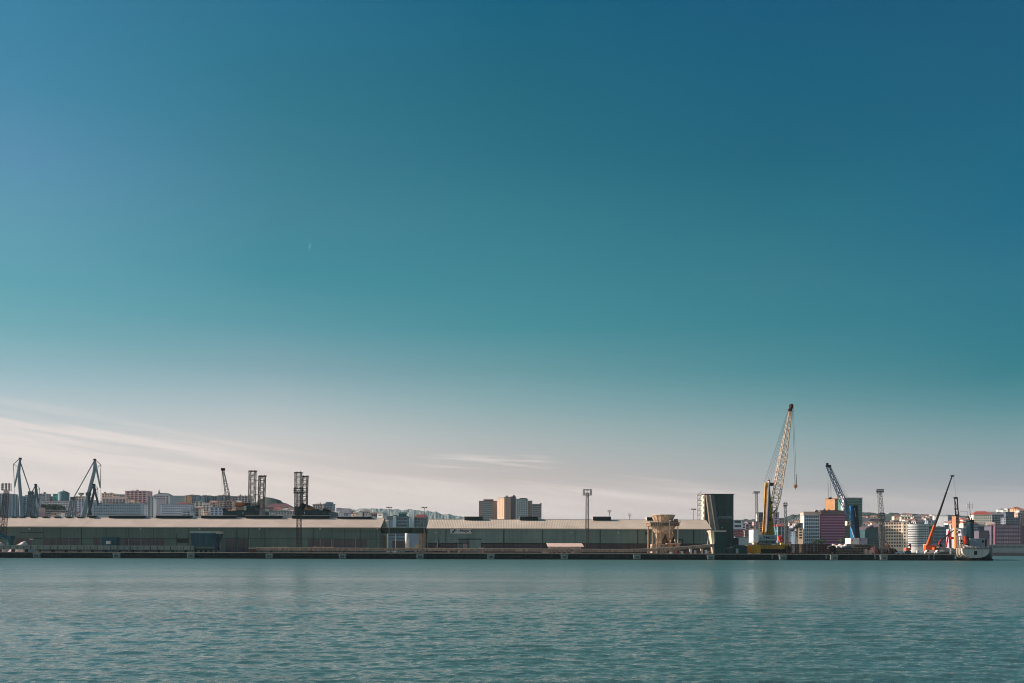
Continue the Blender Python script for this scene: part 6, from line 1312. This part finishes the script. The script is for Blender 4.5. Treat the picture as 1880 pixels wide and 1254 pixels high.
# ------------------------------------------------------------------ jack-up barges with lattice legs
def leg(o, top, bot, Y, w0, c, bays, head, r=.32):
    a, b = W(*bot, Y), W(*top, Y); a.z -= 12
    MB().lattice(a, b, w0, w0, bays, r=r, dg=r*.62).build('lattice_leg', M(*c), o)
    mb = MB().box(b.x-w0*.65,b.x+w0*.65,Y-w0*.6,Y+w0*.6,b.z,b.z+.5)
    for k in range(4): mb.box(b.x-w0*.6+k*w0*.32,b.x-w0*.6+k*w0*.32+.45,Y-.5,Y+.5,b.z+.5,b.z+(1.3 if k%2 else .9))
    if head: mb.tube((b.x-w0*.8,Y,b.z-.4),(b.x+w0*.9,Y,b.z+.8),.16,n=4)
    mb.build('leg_head', M(*[int(v*.6) for v in c]), o)
    s_ = MB()
    for k in range(bays*2):
        q = a.lerp(b, (k+.5)/(bays*2)); s_.box(q.x-w0*.5-.35,q.x-w0*.5+.05,Y-w0*.6,Y-w0*.5,q.z-.25,q.z+.25)
    s_.build('rack_teeth', M(*[int(v*.85) for v in c]), o)
JY = 600; HT = M(18,52,58, streak=.2, rough=.5); LG = (176,160,150); LG2 = (112,94,86)
o = E('jackup_barge', (PX(440,JY),JY,0), 'left jack-up barge with an orange cabin, a crane jib and two lattice legs', 'jack-up barge', 'jack-up barges moored behind the left sheds')
def jb_(name, p0, p1, y0, y1, d, m, Y=JY): return MB().box(PX(p0,Y),PX(p1,Y),Y,Y+d,PZ((p0+p1)/2,y1,Y),PZ((p0+p1)/2,y0,Y)).build(name, m, o)
MB().prism_y([(PX(a,JY),PZ(a,b,JY)) for a, b in ((410,958),(470,958),(470,944),(467,936.5),(409,937.5),(408.5,942))][::-1], JY, JY+34).build('hull', HT, o)
jb_('jacking_house',454,467,928.5,938,14,HT); jb_('orange_cabin',431.5,445.5,922.6,928.3,6,M(196,110,50)); jb_('platform',428,447,928.4,929.4,8,DARK)
jb_('deck_cargo',432.5,447,931,936.4,6,M(170,130,100,var=.3)); jb_('white_house',446.5,452,929,937,6,M(200,200,190)); jb_('dark_winch',449.5,456,923,928.4,5,BLACK); jb_('winch',408,413.5,932.5,937.5,6,BLACK); jb_('aft_gear',467.5,475,938,950,8,M(60,58,58)); jb_('aft_winch',469,474,927.5,932,4,M(50,44,44)); jb_('aft_box',476,482,937,947,7,M(150,140,136))
jb_('deck_lamp',445,446.5,940,944,.2,M(150,180,180), Y=JY-.3)
leg(o, (463.8,866), (462,934), JY+6, 4.1, LG, 13, True); leg(o, (481.5,875), (479,936), JY+18, 4.0, LG2, 12, True)
MB().tube(W(475,882,JY+6)-Vector((3.5,0,0)),W(475,882,JY+6)+Vector((.5,0,0)),.3,n=4).tube(W(474,896,JY+6)-Vector((3.5,0,0)),W(474,896,JY+6)+Vector((.5,0,0)),.3,n=4).tube(W(474,908,JY+6)-Vector((3.5,0,0)),W(474,908,JY+6)+Vector((.5,0,0)),.3,n=4).build('side_brackets', M(170,160,154), o)
a, b, c = W(419.5,936,JY), W(417,905,JY), W(409.5,864,JY)
MB().lattice(a, b, 3.0, 2.6, 5, r=.19, dg=.11).lattice(b, c, 2.6, 1.1, 7, r=.17, dg=.10).build('crane_jib', M(128,118,116), o); MB().box(c.x-1.3,c.x+1.3,JY-1,JY+1,c.z,c.z+1.8).build('jib_head', BLACK, o)
MB().tube((c.x-.9,JY,c.z),(c.x-.7,JY,c.z-16),.09,n=4).build('hoist_cable', DARK, o)
o = E('jackup_barge', (PX(570,JY),JY,0), 'right jack-up barge with a brown dome and lattice legs at its left end', 'jack-up barge', 'jack-up barges moored behind the left sheds')
MB().prism_y([(PX(a,JY),PZ(a,b,JY)) for a, b in ((540.5,958),(604,958),(604,946),(601,937.5),(550,936.5),(550,929.5),(540.5,929.5))][::-1], JY, JY+34).build('hull', HT, o)
c = W(556,928,JY+8); MB().lathe(c.x, JY+8, [(2.7,c.z-6),(2.9,c.z-1),(2.0,c.z+1.2),(.4,c.z+1.9)], 16).build('dark_dome', M(24,30,32), o, smooth=True)
c = W(568,934,JY+6); MB().lathe(c.x, JY+6, [(4.6,c.z-3),(4.2,c.z-.5),(2.6,c.z+1.6),(.5,c.z+2.4)], 16).build('brown_dome', M(176,120,80, var=.3), o, smooth=True)
jb_('black_knob',563,567,927.5,931,3,BLACK); jb_('fore_winch',592,599,933.5,938,6,BLACK); jb_('bow_gear',599,605,936,941,5,M(40,40,42)); jb_('deck_box',574,584,934.5,937.4,6,M(70,70,66))
for p in (575,590): MB().tube(W(p,953,JY-.3),W(p+7,938,JY-.3),.14,n=4).build('hull_stay', M(90,110,112), o)
jb_('deck_lamp',558,559.5,939.5,944,.2,M(150,180,180), Y=JY-.3)
leg(o, (547.8,868.5), (547.3,934), JY+6, 4.2, LG, 13, True); leg(o, (560,875.5), (558,934), JY+18, 3.9, LG2, 12, True)
for px, y0, Y, d in ((604,944,640,'white boat shaped gear right of the right jack-up barge'),): 
    o = E('work_boat', W(px+3,950,Y), 'white work boat poking up beyond the end of the right jack-up barge', 'boat'); 
    MB().prism_y([(PX(a,Y),PZ(a,b,Y)) for a, b in ((603,958),(615,958),(617,949),(611,947),(603,948))][::-1], Y, Y+8).build('hull', M(230,206,190), o)
    MB().tube(W(605,949,Y),W(610,941.5,Y),.6,n=6).tube(W(610,941.5,Y),W(614,948,Y),.5,n=6).build('frame', M(190,176,164), o)

# ------------------------------------------------------------------ day moon: only the sunlit crescent is shaped, its sunlight given by emission
mm = bpy.data.materials.new('sunlit_moon_glow'); mm.use_nodes = True; tn = mm.node_tree; bb = tn.nodes['Principled BSDF']
bb.inputs['Base Color'].default_value = (0,0,0,1); bb.inputs['Specular IOR Level'].default_value = 0
bb.inputs['Emission Color'].default_value = (*lin((128,180,190)), 1); bb.inputs['Emission Strength'].default_value = 1.0
MD = 20000.0; mc = W(574.3, 453.8, MD); R0 = 6.6*MD/F
vd = (mc-Vector((0,0,H))).normalized(); ri = Vector((1,0,0)); ri = (ri-vd*ri.dot(vd)).normalized(); up = ri.cross(vd)
sd = (-ri*.93+up*.36).normalized(); sp = vd.cross(sd)
vs, n = [], 28
for k in range(n+1):
    a = -math.pi/2+math.pi*k/n
    for q in (1.0, .93, .86): 
        e = math.cos(a)*q; vs.append(mc+sp*math.sin(a)*R0+sd*e*R0-vd*R0*math.sqrt(max(0,1-math.sin(a)**2-e*e)))
mo = MB().add(vs, [(k*3+j, k*3+j+1, k*3+j+4, k*3+j+3) for k in range(n) for j in range(2)]).build('crescent_moon', mm, origin=mc)
tag(mo, 'very thin pale crescent moon in the blue sky above the left half of the harbour', 'moon')

# ------------------------------------------------------------------ haze
hm = bpy.data.materials.new('haze_air'); hm.use_nodes = True; tn = hm.node_tree; tn.nodes.remove(tn.nodes['Principled BSDF'])
pv = tn.nodes.new('ShaderNodeVolumePrincipled'); pv.inputs['Color'].default_value = (.62,.80,.90,1); pv.inputs['Density'].default_value = HAZE if 'HAZE' in globals() else .00022; pv.inputs['Anisotropy'].default_value = .0
tn.links.new(pv.outputs[0], tn.nodes['Material Output'].inputs['Volume'])
hz_ = MB().box(-11000, 11000, -400, 10200, -5, 345).build('haze', hm); struct(hz_, 'stuff')
for ob in list(COL.objects):
    for k in ('_local', '_w'):
        if k in ob: del ob[k]

if __name__ == '__main__':
    for ob in COL.objects:
        if 'label' in ob and len(ob['label'].split()) > 16: print('LONG', ob.name, '|', ob['label'])
